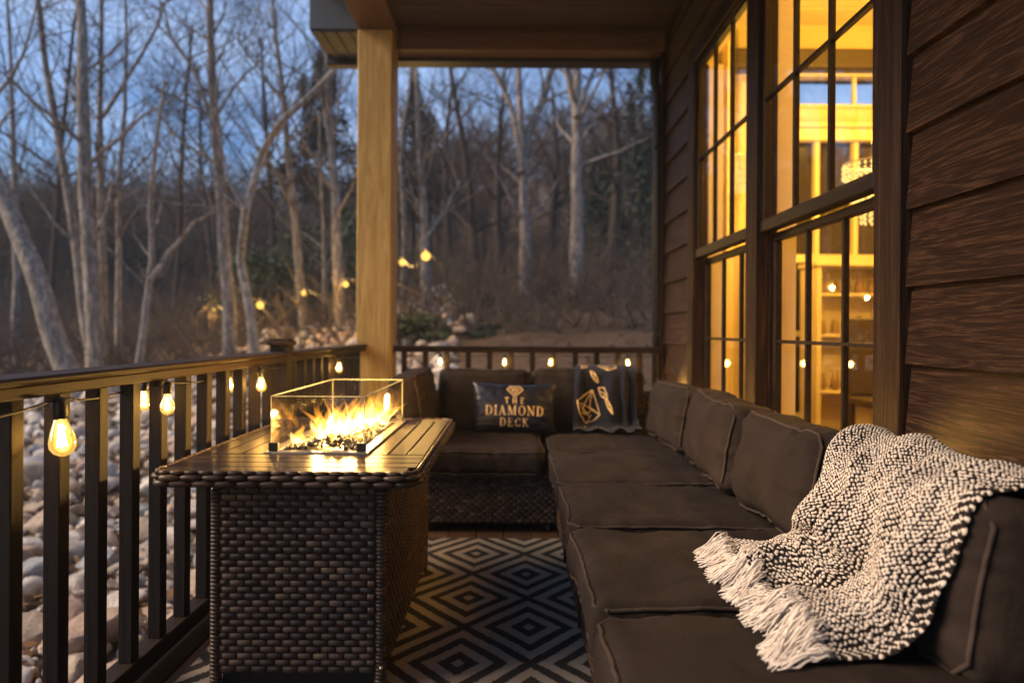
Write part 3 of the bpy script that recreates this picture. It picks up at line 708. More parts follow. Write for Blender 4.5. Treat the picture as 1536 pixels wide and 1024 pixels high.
# casings
m = MB(); m.box(1.104, 1.165, 1.93, 2.055, .44, 2.80, .004); m.box(1.120, 1.165, 2.056, 2.10, .47, 2.74, .004); m.build('casing', M['trim'], house)
m = MB(); m.box(1.104, 1.165, 3.075, 3.215, .44, 2.74, .004); m.build('casing', M['trim'], house)
m = MB(); m.box(1.104, 1.165, 4.165, 4.29, .44, 2.80, .004); m.build('casing', M['trim'], house)
m = MB(); m.box(1.102, 1.165, 2.057, 4.163, 2.695, 2.80, .004); m.build('casing', M['trim_y'], house)
m = MB(); m.box(1.08, 1.165, 1.93, 4.29, .40, .438, .004); m.build('casing', M['trim_y'], house)
def window(y0, y1, lab, z0=.50, zm=1.50, z1=2.69):
    w = empty('window', Vector((1.15, (y0+y1)/2, z0)) - house.location, lab); w.parent = house
    up, lo = 1.142, 1.196; f = .032
    a = MB()   # upper sash
    a.box(up-.012, up+.022, y0, y0+f*.8, zm+.045, z1, .003); a.box(up-.012, up+.022, y1-f*.8, y1, zm+.045, z1, .003)
    a.box(up-.022, up+.030, y0, y1, zm-.012, zm+.044, .005); a.box(up-.012, up+.022, y0, y1, z1-f, z1-.001, .003)
    a.build('upper_sash', M['trim_y'], w)
    b = MB(); b.box(lo-.014, lo+.02, y0, y0+f*.8, z0+.001, zm-.05, .003); b.box(lo-.014, lo+.02, y1-f*.8, y1, z0+.001, zm-.05, .003)
    b.box(lo-.016, lo+.022, y0, y1, zm-.05, zm-.014, .003); b.box(lo-.016, lo+.022, y0, y1, z0-.04, z0, .003)
    b.build('lower_sash', M['trim_y'], w)
    j = MB(); j.box(1.166, 1.200, y0-.03, y0-.002, .47, z1, .002); j.box(1.166, 1.200, y1+.002, y1+.03, .47, z1, .002); j.build('jamb', M['trim'], w)
    j = MB(); j.box(1.2005, 1.29, y0-.03, y0-.002, .47, z1, .002); j.box(1.2005, 1.29, y1+.002, y1+.03, .47, z1, .002); j.build('inner_jamb', M['paint'], w)
    g = MB(); iy0, iy1 = y0+f*.8, y1-f*.8
    for X, za, zb in ((up+.004, zm+.05, z1-f), (lo+.004, z0+.004, zm-.052)):
        for k in (1, 2):
            yy = iy0 + (iy1-iy0)*k/3; g.box(X-.012, X+.012, yy-.0075, yy+.0075, za-.004, zb, .002)
        zz = (za+zb)/2 - (.01 if X < 1.17 else -.02); g.box(X-.0125, X+.0125, iy0, iy1, zz-.0075, zz+.0075, .002)
    g.build('muntins', M['trim_y'], w)
    p = MB(); p.smooth = False; X = up+.004; p.add([(X, iy0, zm+.045), (X, iy1, zm+.045), (X, iy1, z1-f), (X, iy0, z1-f)], [(0, 1, 2, 3)])
    p.build('pane', M['window_glass'], w)
    p = MB(); p.smooth = False; X = lo+.004; p.add([(X, iy0, z0), (X, iy1, z0), (X, iy1, zm-.05), (X, iy0, zm-.05)], [(0, 1, 2, 3)])
    p.build('pane', M['window_glass'], w)
window(2.104, 3.072, 'nearer tall double-hung window with dark muntins'); window(3.218, 4.162, 'farther tall double-hung window glowing evenly yellow')
m = MB(); m.tube([(1.06, 5.10, 3.09), (1.055, 5.10, 2.95), (1.075, 5.08, 2.8), (1.085, 5.08, .1)], .035, 8); 
for z in (1.0, 2.4): m.box(1.045, 1.125, 5.04, 5.12, z, z+.03, .003)
m.build('downspout', M['gutter_dark'], house)

# room behind the windows
XW = 1.285
m = MB(); m.box(XW, 5.2, 1.0, 6.6, .02, .08); m.build('room_floor', M['room_floor'], house)
m = MB(); m.box(XW, 5.2, 1.0, 5.29, 4.0, 4.1); m.box(1.56, 5.2, 5.291, 6.6, 4.0, 4.1); 
for i in range(18): m.box(XW+.01 if i < 13 else 1.61, 5.19, 1.2+i*.29, 1.47+i*.29, 3.975, 3.998, .003)
m.build('room_ceiling', M['paint'], house)
YB = 6.5
m = MB(); m.box(5.2, 5.3, 1.0, 6.6, 0, 4.1); m.box(XW, 5.3, .9, 1.0, 0, 4.1); m.box(1.282, 1.60, 5.20, 5.288, .0, 4.0); m.box(1.56, 1.60, 5.289, 6.6, 0, 4.0); m.box(1.601, 2.60, YB, YB+.1, .08, 4.0)
m.box(2.60, 5.2, YB, YB+.1, 2.98, 3.22); m.box(2.60, 5.2, YB, YB+.1, 3.50, 4.0); m.box(4.6, 5.2, YB, YB+.1, 3.22, 3.50); m.box(4.6, 5.2, YB, YB+.1, .08, 2.98); m.box(2.60, 4.6, YB, YB+.1, .08, .25)
m.build('room_wall', M['room_wall'], house)
m = MB(); m.box(1.605, 5.2, YB-.18, YB-.002, 3.52, 3.70, .004); m.build('room_beam', M['room_dark'], house)
m = MB(); m.box(2.5, 5.0, YB-.10, YB-.003, 2.86, 2.98, .01); m.box(2.5, 5.0, YB-.14, YB-.003, 2.98, 3.02, .006); m.box(2.55, 2.68, YB-.07, YB-.003, .1, 2.86, .006)
for x in (2.90, 3.27, 3.62, 4.0): m.box(x-.022, x+.022, YB-.06, YB+.02, .25, 2.86, .005)
m.box(2.58, 4.62, YB-.04, YB+.02, 3.20, 3.225, .004); m.box(2.58, 4.62, YB-.04, YB+.02, 3.495, 3.52, .004)  # trim of a slit opening added to imitate sky mirrored in the panes
for x in (3.27, 4.0): m.box(x-.015, x+.015, YB-.03, YB+.02, 3.226, 3.494, .004)
m.box(2.68, 4.6, YB-.065, YB+.02, 1.70, 1.78, .005); m.box(2.68, 4.6, YB-.065, YB+.02, .99, 1.05, .005); m.box(2.68, 4.6, YB-.065, YB+.02, .20, .26, .005)
m.build('room_trim', M['paint'], house)
m = MB(); m.box(2.6, 4.6, YB+.03, YB+.05, .2, 2.98); m.build('far_pane', M['dark_pane'], house)
m = MB(); m.grid(lambda u, v: (1.66+u*.85, YB-.12+.035*math.sin(u*52+math.sin(v*3)), .1+v*3.3), 90, 6)
m.grid(lambda u, v: (1.36+.02*math.sin(u*50), 4.30+u*.86, .1+v*3.2), 60, 6); m.build('curtain', M['curtain'], house)
# a hutch with lit shelves, seen low through the nearer window
hutch = empty('display_cabinet', (3.1, 5.6, .08), 'tall pale cabinet with shelves standing inside the lit room', 'cabinet')
m = MB(); m.box(2.66, 2.70, 5.9, 6.25, .08, 1.62, .004); m.box(3.30, 3.34, 5.9, 6.25, .08, 1.62, .004); m.box(2.64, 3.36, 5.88, 6.26, 1.62, 1.66, .004); m.box(2.70, 3.30, 6.23, 6.25, .08, 1.62); m.build('carcass', M['paint'], hutch)
for z in (.5, 1.0, 1.36): m = MB(); m.box(2.701, 3.299, 5.92, 6.229, z, z+.02, .003); m.build('shelf', M['paint'], hutch)
m = MB(); rg = random.Random(4)
for z in (1.02, 1.38, .52):
    for i in range(5):
        r = rg.uniform(.025, .05); m.lathe((2.78+i*.11, 6.05, z), [(r*.6, .001), (r, .03), (r*.9, .08), (r*.5, .12+rg.random()*.06)], 10)
m.build('jars', M['cabinet'], hutch)
# interior dining chairs
for i, (x, y) in enumerate(((2.75, 4.9), (3.5, 5.0))):
    e = empty('dining_chair', (x, y, .08), ['dark high-backed chair inside the room, left of the glowing reflection', 'dark high-backed chair inside the room, farther right'][i], 'chair', 'chairs inside the lit room')
    m = MB(); m.box(x-.22, x+.22, y-.22, y+.22, .50, .56, .01); m.build('seat', M['room_dark'], e)
    m = MB(); m.box(x-.21, x+.21, y+.18, y+.22, .56, 1.15, .015); m.build('backrest', M['room_dark'], e)
    for sx in (-1, 1):
        for sy in (-1, 1): m = MB(); m.box(x+sx*.19-.02, x+sx*.19+.02, y+sy*.19-.02, y+sy*.19+.02, .081, .498, .004); m.build('leg', M['room_dark'], e)
def chandelier(c, r, tiers, label, mat, zc=3.97):
    e = empty('chandelier', c, label, 'chandelier'); c = Vector(c)
    m = MB(); m.tube([c+Vector((0, 0, .1)), (c.x, c.y, zc)], .006, 6); m.lathe((c.x, c.y, zc-.03), [(.05, 0), (.06, .02), (.06, .029)], 12); m.build('rod', M['dark_bronze'], e)
    fr = MB(); cr = MB()
    for t in range(tiers):
        rr = r*(1-t/tiers*.75); z = .12 - t*r*.42
        ring = [c+Vector((rr*math.cos(a), rr*math.sin(a), z)) for a in [2*PI*i/20 for i in range(21)]]; fr.tube(ring, .004, 5, False)
        n = max(8, int(30*rr/r))
        for i in range(n):
            a = 2*PI*i/n; p = c+Vector((rr*math.cos(a), rr*math.sin(a), z))
            for q in range(3):
                s = .011; o = p+Vector((0, 0, -.018-q*.030))
                cr.smooth = False; cr.add([o+Vector(d)*s for d in ((1,0,0),(0,1,0),(-1,0,0),(0,-1,0),(0,0,1.3),(0,0,-1.3))], [(0,1,4),(1,2,4),(2,3,4),(3,0,4),(1,0,5),(2,1,5),(3,2,5),(0,3,5)])
    fr.build('frame', M['steel'], e); cr.build('crystals', mat, e); return e
chandelier((2.13, 4.0, 1.92), .16, 5, 'tiered crystal chandelier hanging inside the room at the right edge of the nearer window', M['chandelier_glow'])
chandelier((1.98, 6.0, 2.46), .17, 4, 'glowing crystal chandelier built in the room for a likely reflection in the farther window', M['chandelier_glow'])  # second chandelier added in place of a likely reflection in the pane
for nm, l, p in (('chandelier_light', (2.13, 4.0, 2.15), 34), ('chandelier_light', (1.98, 5.5, 2.45), 28), ('room_fill', (3.4, 4.6, 3.5), 66), ('room_fill', (2.4, 1.9, 3.2), 34)): point(nm, l, p, (1, .52, .06), .12)  # room lamps have no fixture, added to fill the interior and window jambs

# ------------------------------------------------------------------ sofa
rg = random.Random(11)
sofa = empty('sectional_sofa', (.5, 3.0, 0), 'L-shaped dark wicker sectional sofa base along house wall and far railing', 'sofa')
m = MB(); m.box(.235, 1.05, .3, 4.28, .05, .315); m.box(-.66, .24, 3.455, 4.28, .05, .315); m.box(1.0, 1.06, .3, 4.28, .315, .66); m.box(-.66, 1.0, 4.225, 4.28, .315, .66)
m.box(-.665, -.625, 3.46, 4.28, .315, .58)
m.build('frame', M['wicker_back'], sofa)
m = MB(); m.tint = .5
weave(m, (-.655, 3.452, .055), (1, 0, 0), (0, 0, 1), (0, -1, 0), .875, .235, .040, .0165, .004, rg)
m.build('front_panel', M['wicker'], sofa)
m = MB(); y = .32
for y1 in (1.0, 1.62, 2.24, 2.86, 3.45):
    weave(m, (.232, y1, .055), (0, -1, 0), (0, 0, 1), (-1, 0, 0), y1-y-.012, .235, .040, .0165, .004, rg); y = y1
m.build('side_panel', M['wicker'], sofa)
m = MB(); m.tint = .6
m.tube([(-.66, 3.444, .300), (.222, 3.444, .300)], .011, 8); m.tube([(.224, .3, .300), (.224, 3.444, .300)], .011, 8)
weave(m, (-.655, 3.440, .290), (1, 0, 0), (0, 0, 1), (0, -1, 0), .875, .026, .05, .013, .003, rg)
for yy in (.99, 1.61, 2.23, 2.85): m.tube([(.226, yy+.006, .055), (.226, yy+.006, .30)], .007, 8)
m.build('rim', M['wicker'], sofa)
m = MB(); weave(m, (.998, 4.22, .32), (0, -1, 0), (0, 0, 1), (-1, 0, 0), 3.9, .33, .044, .0175, .004, rg); weave(m, (-.62, 4.222, .32), (1, 0, 0), (0, 0, 1), (0, -1, 0), 1.6, .33, .044, .0175, .004, rg)
m.build('back_panel', M['wicker'], sofa)
for x, y in ((-.60, 3.50), (.19, 3.50), (.28, .9), (.28, 2.2), (-.60, 4.2), (.98, 4.2), (.98, .9)):
    m = MB(); m.lathe((x, y, .0), [(.018, .0005), (.022, .01), (.022, .05)], 10); m.build('foot', M['black_plastic'], sofa)

def cushion(name, W, D, T, loc, rot, label, cat, group, seed, puff=.028, r=.042, mat='upholstery', wr=1.5, tuck=0.0, sag=0.0):
    """a boxed cushion: W and D are the big faces, T the thickness (local z)"""
    sd = Vector((seed*3.7, seed*1.9, 0)); hw, hd, ht = W/2, D/2, T/2
    def deform(p, nrm):
        u, v, w = p.x/hw, p.y/hd, p.z/ht
        f = max(0, 1-u*u)*max(0, 1-v*v); q = p.copy()
        q.z += w*(puff*f**.55) - sag*f
        e = puff*.45*max(0, 1-w*w)
        q.x += (u*abs(u)**3)*e*.6*max(0, 1-v*v)**.5; q.y += (v*abs(v)**3)*e*.6*max(0, 1-u*u)**.5
        # the fabric pulls in between the corners and gathers along the seams
        q.x -= u*abs(u)**2*.010*(1-v*v); q.y -= v*abs(v)**2*.010*(1-u*u)
        du, dv = (1-abs(u))*hw, (1-abs(v))*hd
        g = 0
        if abs(w) > .5:
            g += math.exp(-du/.055)*noise.noise(Vector((u*.6, v*hd*32, 1))+sd) + math.exp(-dv/.055)*noise.noise(Vector((u*hw*32, v*.6, 2))+sd)
        g += .9*noise.noise(Vector((p.x*6, p.y*6, p.z*6))+sd) + .5*noise.noise(Vector((p.x*13+p.y*5, p.y*4, p.z*9))+sd)
        g += .35*max(0, .22-abs(noise.noise(Vector((p.x*4.5+p.y*3, p.y*7-p.x*2, p.z*4))+sd)))*4 - .4
        g += .35*max(0, noise.noise(Vector((p.x*5+p.y*24, p.y*3, p.z*3))+sd))
        return q + nrm*g*.0075*wr
    m = MB()
    def cs(n_, h):   # finer towards the edges
        out = []
        for i in range(n_+1):
            t = -1+2*i/n_; out.append(h*(t*.72 + .28*math.sin(t*PI/2)))
        return out
    X, Y_, Z = cs(40, hw), cs(40, hd), cs(10, ht)
    def rounded(x, y, z):
        c = Vector((max(-hw+r, min(hw-r, x)), max(-hd+r, min(hd-r, y)), max(-ht+r*.9, min(ht-r*.9, z)))); d = Vector((x, y, z))-c
        n_ = d.normalized() if d.length > 1e-7 else Vector((0, 0, 1))
        return deform(c+n_*r*(1 if d.length > 1e-7 else 0), n_)
    def face(A, B, fn, flip):
        vs = [rounded(*fn(a, b)) for b in B for a in A]; n_ = len(A)
        fs = [(j*n_+i, j*n_+i+1, (j+1)*n_+i+1, (j+1)*n_+i) for j in range(len(B)-1) for i in range(n_-1)]
        m.add(vs, [f[::-1] for f in fs] if flip else fs)
    face(X, Y_, lambda a, b: (a, b, ht), False); face(X, Y_, lambda a, b: (a, b, -ht), True)
    face(X, Z, lambda a, b: (a, -hd, b), False); face(X, Z, lambda a, b: (a, hd, b), True)
    face(Y_, Z, lambda a, b: (hw, a, b), False); face(Y_, Z, lambda a, b: (-hw, a, b), True)
    o = m.build(name, M[mat]); o.rotation_euler = rot; o.location = loc; tag(o, label, cat, group)
    import bmesh
    bm = bmesh.new(); bm.from_mesh(o.data); bmesh.ops.remove_doubles(bm, verts=bm.verts, dist=.0002); bm.to_mesh(o.data); bm.free()
    pm = MB(); k = .30
    for sgn in (1, -1):
        path = []; q = r*.7; zz = sgn*(ht-r*k)
        for i in range(31): path.append((-hw+r+(W-2*r)*i/30, -hd, zz))
        for i in range(31): path.append((hw, -hd+r+(D-2*r)*i/30, zz))
        for i in range(31): path.append((hw-r-(W-2*r)*i/30, hd, zz))
        for i in range(31): path.append((-hw, hd-r-(D-2*r)*i/30, zz))
        path.append(path[0]); pp = []
        for x, y, z in path:
            c = Vector((max(-hw+r, min(hw-r, x)), max(-hd+r, min(hd-r, y)), max(-ht+r*.9, min(ht-r*.9, sgn*ht))))
            d = Vector((x, y, 0))-Vector((c.x, c.y, 0)); d = (d.normalized() + Vector((0, 0, sgn*.85))).normalized()
            pp.append(deform(c+d*(r+.0035), d))
        pm.tube(pp, .0052, 6, False)
    po = pm.build('piping', M['piping']); po.parent = o
    return o
SC = 'seat cushions of the sectional sofa'; BC = 'back cushions of the sectional sofa'
def seat(x0, x1, y0, y1, lab, seed, **k):
    return cushion('seat_cushion', x1-x0, y1-y0, .125, ((x0+x1)/2, (y0+y1)/2, .370), (R(random.uniform(-.5, .5)), R(random.uniform(-.4, .4)), R(random.uniform(-.5, .5))), lab, 'cushion', SC, seed, puff=.016, **k)
seat(-.475, .170, 3.385, 4.12, 'charcoal seat cushion of the far sofa under the pillow with gold lettering', 1)
seat(.180, .88, 3.395, 4.12, 'corner seat cushion under the navy throw with gold drawings', 2)
seat(.175, .86, 2.69, 3.385, 'first seat cushion on the house side, next to the corner seat', 3)
seat(.172, .86, 2.085, 2.685, 'second seat cushion from the corner on the house side', 4)
seat(.170, .86, 1.47, 2.08, 'third seat cushion from the corner, reached by the white fringe', 5)
seat(.172, .86, .55, 1.46, 'nearest seat cushion, at the bottom of the picture under the knitted throw', 6)
# the welted seam across the third cushion
def backc(y0, y1, lab, seed, xb=.795, h=.335, zb=.425, lean=10, t=.165, yaw=0, dz=0):
    c = Vector((xb + t/2 + .012, (y0+y1)/2, zb + h/2 + dz))
    # local x -> along y, local y -> up, local z -> out towards the room (-x)
    Mx = Matrix(((0, 0, -1), (-1, 0, 0), (0, 1, 0))).to_4x4()
    Rm = Matrix.Rotation(R(yaw), 4, 'Z') @ Matrix.Rotation(R(lean), 4, 'Y') @ Mx
    return cushion('back_cushion', y1-y0, h, t, c, Rm.to_euler(), lab, 'cushion', BC, seed, puff=.048, r=.05, wr=1.9)
backc(3.27, 3.90, 'back cushion in the corner on the house side, right of the navy throw', 11, yaw=4)
backc(2.42, 3.21, 'plump back cushion second from the corner against the house wall', 12, yaw=-5, dz=.004)
backc(1.83, 2.385, 'back cushion just left of the knitted throw, under the nearer window', 13, yaw=3)
backc(1.135, 1.80, 'nearest back cushion, draped with the black and cream knitted throw', 14, yaw=-2, dz=-.016)
def backf(x0, x1, lab, seed, yb=4.055):
    h, t = .375, .15; c = Vector(((x0+x1)/2, yb+t/2, .432+h/2))
    Rm = Matrix.Rotation(R(-8), 4, 'X') @ Matrix(((1, 0, 0), (0, 0, -1), (0, 1, 0))).to_4x4()
    return cushion('back_cushion', x1-x0, h, t, c, Rm.to_euler(), lab, 'cushion', BC, seed, puff=.038, r=.05, wr=1.7)
backf(-.455, .105, 'far back cushion behind the pillow with gold lettering', 15); backf(.115, .80, 'far back cushion behind the navy throw with gold drawings', 16)
Rm = Matrix.Rotation(R(-7), 4, 'Y') @ Matrix(((0, 0, 1), (1, 0, 0), (0, 1, 0))).to_4x4()
cushion('arm_cushion', .62, .38, .15, (-.555, 3.78, .62), Rm.to_euler(), 'rounded arm cushion at the left end of the far sofa behind the fire glass', 'cushion', BC, 17, puff=.035, r=.05, wr=2.4)

# ------------------------------------------------------------------ lettered pillow
PW, PH, PT = .49, .295, .12
def pil(x, z, side=-1):
    u, v = x/(PW/2), z/(PH/2); f = max(0, 1-u*u)**.45*max(0, 1-v*v)**.45
    return f
def pil_p(u, v, side):
    """u, v in -1..1; corners drawn out to ears"""
    f = (max(0, 1-u**2)**.5)*(max(0, 1-v**2)**.5)
    x = u*PW/2*(1-.055*(1-abs(v)**2)*abs(u)); z = v*PH/2*(1-.075*(1-abs(u)**2)*abs(v))
    ed = math.exp(-(1-abs(u))*8); w = noise.noise(Vector((u*5, v*9, 2+side)))*.006 + ed*noise.noise(Vector((u*2, v*14, 5)))*.010*f**.3
    return Vector((x, side*(PT/2*f**.8) + w*min(1, f*3), z))
pc = Vector((.008, 3.93, .585)); pr = Euler((R(-14), R(1.5), R(1)))
m = MB()
for side in (-1, 1): m.grid(lambda u, v: pil_p((-1+2*u)*(1 if side < 0 else -1), -1+2*v, side), 44, 30)
pillow = m.build('pillow', M['satin']); pillow.location = pc; pillow.rotation_euler = pr
tag(pillow, 'navy satin lumbar pillow with gold diamond and lettering THE DIAMOND DECK', 'pillow')
def on_pillow(x, z, lift=.0012):
    # invert the small edge pull, then sit just above the cloth
    u, v = x/(PW/2), z/(PH/2)
    for _ in range(3): u = x/(PW/2)/(1-.055*(1-v*v)*abs(u)); v = z/(PH/2)/(1-.075*(1-u*u)*abs(v))
    p = pil_p(u, v, -1); p.y -= lift; return p
def stroke(m, a, b, wa, wb=None, n=5, place=on_pillow):
    wb = wa if wb is None else wb; a, b = Vector(a), Vector(b); d = (b-a); pn = Vector((-d.y, d.x)).normalized()
    vs = []
    for i in range(n+1):
        t = i/n; c = a+d*t; w = (wa+(wb-wa)*t)/2
        vs += [place(*(c-pn*w)), place(*(c+pn*w))]
    m.smooth = False; m.add(vs, [(2*i, 2*i+2, 2*i+3, 2*i+1) for i in range(n)])
def arc(m, cx, cy, rx, ry, a0, a1, thick, thin, place=on_pillow, n=18):
    vs = []
    for i in range(n+1):
        a = a0+(a1-a0)*i/n; c, s_ = math.cos(a), math.sin(a); w = thin+(thick-thin)*abs(c)**1.3
        vs += [place(cx+(rx-w)*c, cy+(ry-thin)*s_), place(cx+rx*c, cy+ry*s_)]
    m.smooth = False; m.add(vs, [(2*i, 2*i+1, 2*i+3, 2*i+2) for i in range(n)])
LW = {'T': .62, 'H': .78, 'E': .62, 'D': .76, 'I': .34, 'A': .76, 'M': .95, 'O': .80, 'N': .80, 'C': .70, 'K': .74, 'L': .6, 'R': .7, ' ': .3}
def letter(m, ch, x, y, h, place):
    K, k = .135*h, .062*h; w = LW[ch]*h; S = lambda a, b, c, d, e=K, f=None: stroke(m, (x+a*h, y+b*h), (x+c*h, y+d*h), e, f, place=place)
    W = LW[ch]
    def serif(cx, cy, L=.22): S(cx-L/2, cy, cx+L/2, cy, k)
    b, t = .022, .978
    if ch == 'T': S(W/2, 0, W/2, 1); S(.02, t, W-.02, t, k); S(.04, 1, .04, .80, k); S(W-.04, 1, W-.04, .80, k); serif(W/2, b, .28)
    elif ch == 'H':
        for q in (.16, W-.16): S(q, 0, q, 1); serif(q, b, .28); serif(q, t, .28)
        S(.16, .52, W-.16, .52, k)
    elif ch == 'I': S(W/2, 0, W/2, 1); serif(W/2, b, .30); serif(W/2, t, .30)
    elif ch == 'E': S(.15, 0, .15, 1); S(.03, t, W-.05, t, k); S(.03, b, W-.02, b, k); S(.15, .52, W-.18, .52, k); S(W-.06, 1, W-.06, .80, k); S(W-.04, 0, W-.04, .22, k); S(W-.18, .42, W-.18, .62, k)
    elif ch == 'L': S(.15, 0, .15, 1); S(.03, b, W-.02, b, k); serif(.15, t, .26)
    elif ch == 'D': S(.16, 0, .16, 1); S(.03, t, .38, t, k); S(.03, b, .38, b, k); arc(m, x+.36*h, y+.5*h, (W-.39)*h, .5*h, -PI/2, PI/2, K, k, place)
    elif ch == 'O': arc(m, x+W/2*h, y+.5*h, (W/2-.03)*h, .515*h, 0, 2*PI, K, k, place, 30)
    elif ch == 'C': arc(m, x+W/2*h+.02*h, y+.5*h, (W/2-.02)*h, .515*h, .75, 2*PI-.75, K, k, place, 26); S(W-.05, .97, W-.05, .70, k); S(W-.05, .03, W-.05, .28, k)
    elif ch == 'A': S(W/2-.02, 1, .10, 0, k, k); S(W/2-.03, 1, W-.13, 0, K, K); S(.20, .34, W-.22, .34, k); serif(.10, b, .22); serif(W-.12, b, .28)
    elif ch == 'N': S(.13, 0, .13, 1, k); S(.10, .97, W-.12, .03, K, K); S(W-.12, 0, W-.12, 1, k); serif(.13, b, .24); serif(.08, t, .2); serif(W-.12, t, .24)
    elif ch == 'M': S(.12, 0, .16, 1, k); S(.16, .98, W/2, .03, K, K); S(W/2, .03, W-.17, .98, k); S(W-.15, 0, W-.17, 1, K); serif(.12, b, .22); serif(W-.14, b, .28); serif(.12, t, .18); serif(W-.12, t, .2)
    elif ch == 'K': S(.15, 0, .15, 1); serif(.15, b, .28); serif(.15, t, .28); S(.20, .46, W-.14, .96, k); S(.30, .56, W-.10, .03, K, K); serif(W-.10, b, .26); serif(W-.15, t, .22)
def text(m, s_, cx, cy, h, width, place=on_pillow):
    tot = sum(LW[c] for c in s_)*h; gap = (width-tot)/max(1, len(s_)-1); x = cx-width/2
    for c in s_:
        letter(m, c, x, cy-h/2, h, place); x += LW[c]*h+gap
m = MB()
text(m, 'THE', 0, .037, .034, .110); text(m, 'DIAMOND', 0, -.020, .054, .335); text(m, 'DECK', 0, -.086, .046, .165)
def poly(m, P, w, place, close=False):
    P = P + ([P[0]] if close else [])
    for a, b in zip(P[:-1], P[1:]): stroke(m, a, b, w, place=place, n=4)
D0 = [(-.046, .103), (-.028, .121), (.028, .121), (.046, .103), (0, .060)]
poly(m, D0, .0042, on_pillow, True); poly(m, [(-.034, .103), (-.018, .112), (-.008, .103), (.004, .112), (.016, .103), (.030, .109)], .0034, on_pillow); poly(m, [(-.018, .098), (0, .076), (.018, .098), (-.006, .100), (-.018, .098)], .0034, on_pillow)
o = m.build('gold_lettering', M['gold_print']); o.parent = pillow; o['label'] = 'gold diamond and the words THE DIAMOND DECK'

# ------------------------------------------------------------------ cloth resting on cushions
from mathutils.bvhtree import BVHTree
def cushion_trees():
    out = []
    for o in list(COL.objects):
        if o.type == 'MESH' and o.get('category') in ('cushion', 'pillow'):
            Mx = Matrix.LocRotScale(o.location, o.rotation_euler, None); out.append(BVHTree.FromPolygons([Mx @ v.co for v in o.data.vertices], [tuple(p.vertices) for p in o.data.polygons]))
    return out
def clearance(fn, nu, nv, outdir, clear):
    trees = cushion_trees(); G = []
    for j in range(nv+1):
        row = []
        for i in range(nu+1):
            p = fn(i/nu, j/nv); d = outdir(j/nv).normalized(); need = 0
            for t in trees:
                hit = t.ray_cast(p+d*.35, -d, .35+clear)
                if hit[0] is not None: need = max(need, .35-hit[3]+clear)
            row.append(need)
        G.append(row)
    for _ in range(3):   # ease the pushes into each other without ever losing height
        G = [[max(G[j][i], sum(G[min(nv, max(0, j+b))][min(nu, max(0, i+a))] for a in (-1, 0, 1) for b in (-1, 0, 1))/9) for i in range(nu+1)] for j in range(nv+1)]
    D = [outdir(j/nv).normalized() for j in range(nv+1)]
    def f(u, v):
        a, b = min(nu-.001, max(0, u*nu)), min(nv-.001, max(0, v*nv)); i, j = int(a), int(b); a -= i; b -= j
        return D[j]*(1-b)*(G[j][i]*(1-a)+G[j][i+1]*a) + D[j+1]*b*(G[j+1][i]*(1-a)+G[j+1][i+1]*a)
    return f
NCH_OUT = lambda v: Vector((0, .3, 1)) if v < .25 else (Vector((0, -1, .25)) if v < .72 else Vector((0, -.3, 1)))

# ------------------------------------------------------------------ navy throw with gold drawings on the far back cushion
def prof(ch, s_):
    """point at arc length s_ along a profile of (a, z) points"""
    for (a, b) in zip(ch[:-1], ch[1:]):
        L = math.hypot(b[0]-a[0], b[1]-a[1])
        if s_ <= L or b is ch[-1]:
            t = s_/L; return a[0]+(b[0]-a[0])*t, a[1]+(b[1]-a[1])*t
        s_ -= L
def smooth_chain(P, it=3):
    for _ in range(it):
        Q = [P[0]]
        for a, b in zip(P[:-1], P[1:]): Q += [(a[0]*.75+b[0]*.25, a[1]*.75+b[1]*.25), (a[0]*.25+b[0]*.75, a[1]*.25+b[1]*.75)]
        Q.append(P[-1]); P = Q
    return P
NT_CH = smooth_chain([(4.30, .72), (4.27, .80), (4.20, .825), (4.11, .815), (4.055, .76), (4.02, .66), (3.99, .53), (3.96, .470), (3.90, .462), (3.84, .458)])
NT_L = sum(math.hypot(b[0]-a[0], b[1]-a[1]) for a, b in zip(NT_CH[:-1], NT_CH[1:]))
def nthrow(u, v, lift=0):
    """u across 0..1, v down 0..1"""
    y, z = prof(NT_CH, v*NT_L*.9999); sp = v
    xl = .395 - .055*sp; xr = .745 - .01*sp; x = xl+(xr-xl)*u
    fold = .022*math.sin(u*11+2.2*v)+.030*math.exp(-((u-.78-.06*v)/.05)**2) - .020*math.exp(-((u-.9)/.04)**2) + .018*math.exp(-((u-.1+.04*v)/.05)**2) + .010*noise.noise(Vector((u*5, v*6, 3)))
    if v > .82: z += (v-.82)*.12*(.5+.5*math.sin(u*21)) 
    return Vector((x + .012*noise.noise(Vector((u*3, v*5, 8))), y - (fold+.012)*(.4+.6*min(1, v*2)) - lift, z + (.006 if v > .8 else 0) + lift*.4))
nthrow0 = nthrow; ndisp = clearance(nthrow0, 40, 50, NCH_OUT, .006)
def nthrow(u, v, lift=0): return nthrow0(u, v, lift) + ndisp(u, v)
m = MB(); m.grid(nthrow, 80, 90); nt = m.build('throw_blanket', M['throw_dark'])
sm_ = nt.modifiers.new('thickness', 'SOLIDIFY'); sm_.thickness = .004
tag(nt, 'navy throw printed with gold line drawings of gems, hung over the far back cushion', 'throw')
m = MB(); rg = random.Random(21)
def gp(cx, cy):   # drawing coordinates: enlarged photo pixels mapped onto the cloth
    return ((cx-895)/ (1390-895), .20 + (cy-50)/(585-50)*.80)
def nplace(x, y): return nthrow(x, min(.999, y), .0035)
def nline(P, w=.0065, close=False):
    P = [gp(*p) for p in P]; P = P + ([P[0]] if close else [])
    for a, b in zip(P[:-1], P[1:]):
        pts = [nplace(a[0]+(b[0]-a[0])*i/6, a[1]+(b[1]-a[1])*i/6) for i in range(7)]
        m.tube(pts, w*.5, 5, True)
nline([(920,330),(1045,278),(1095,410),(1060,440),(990,465),(940,400)], close=True)
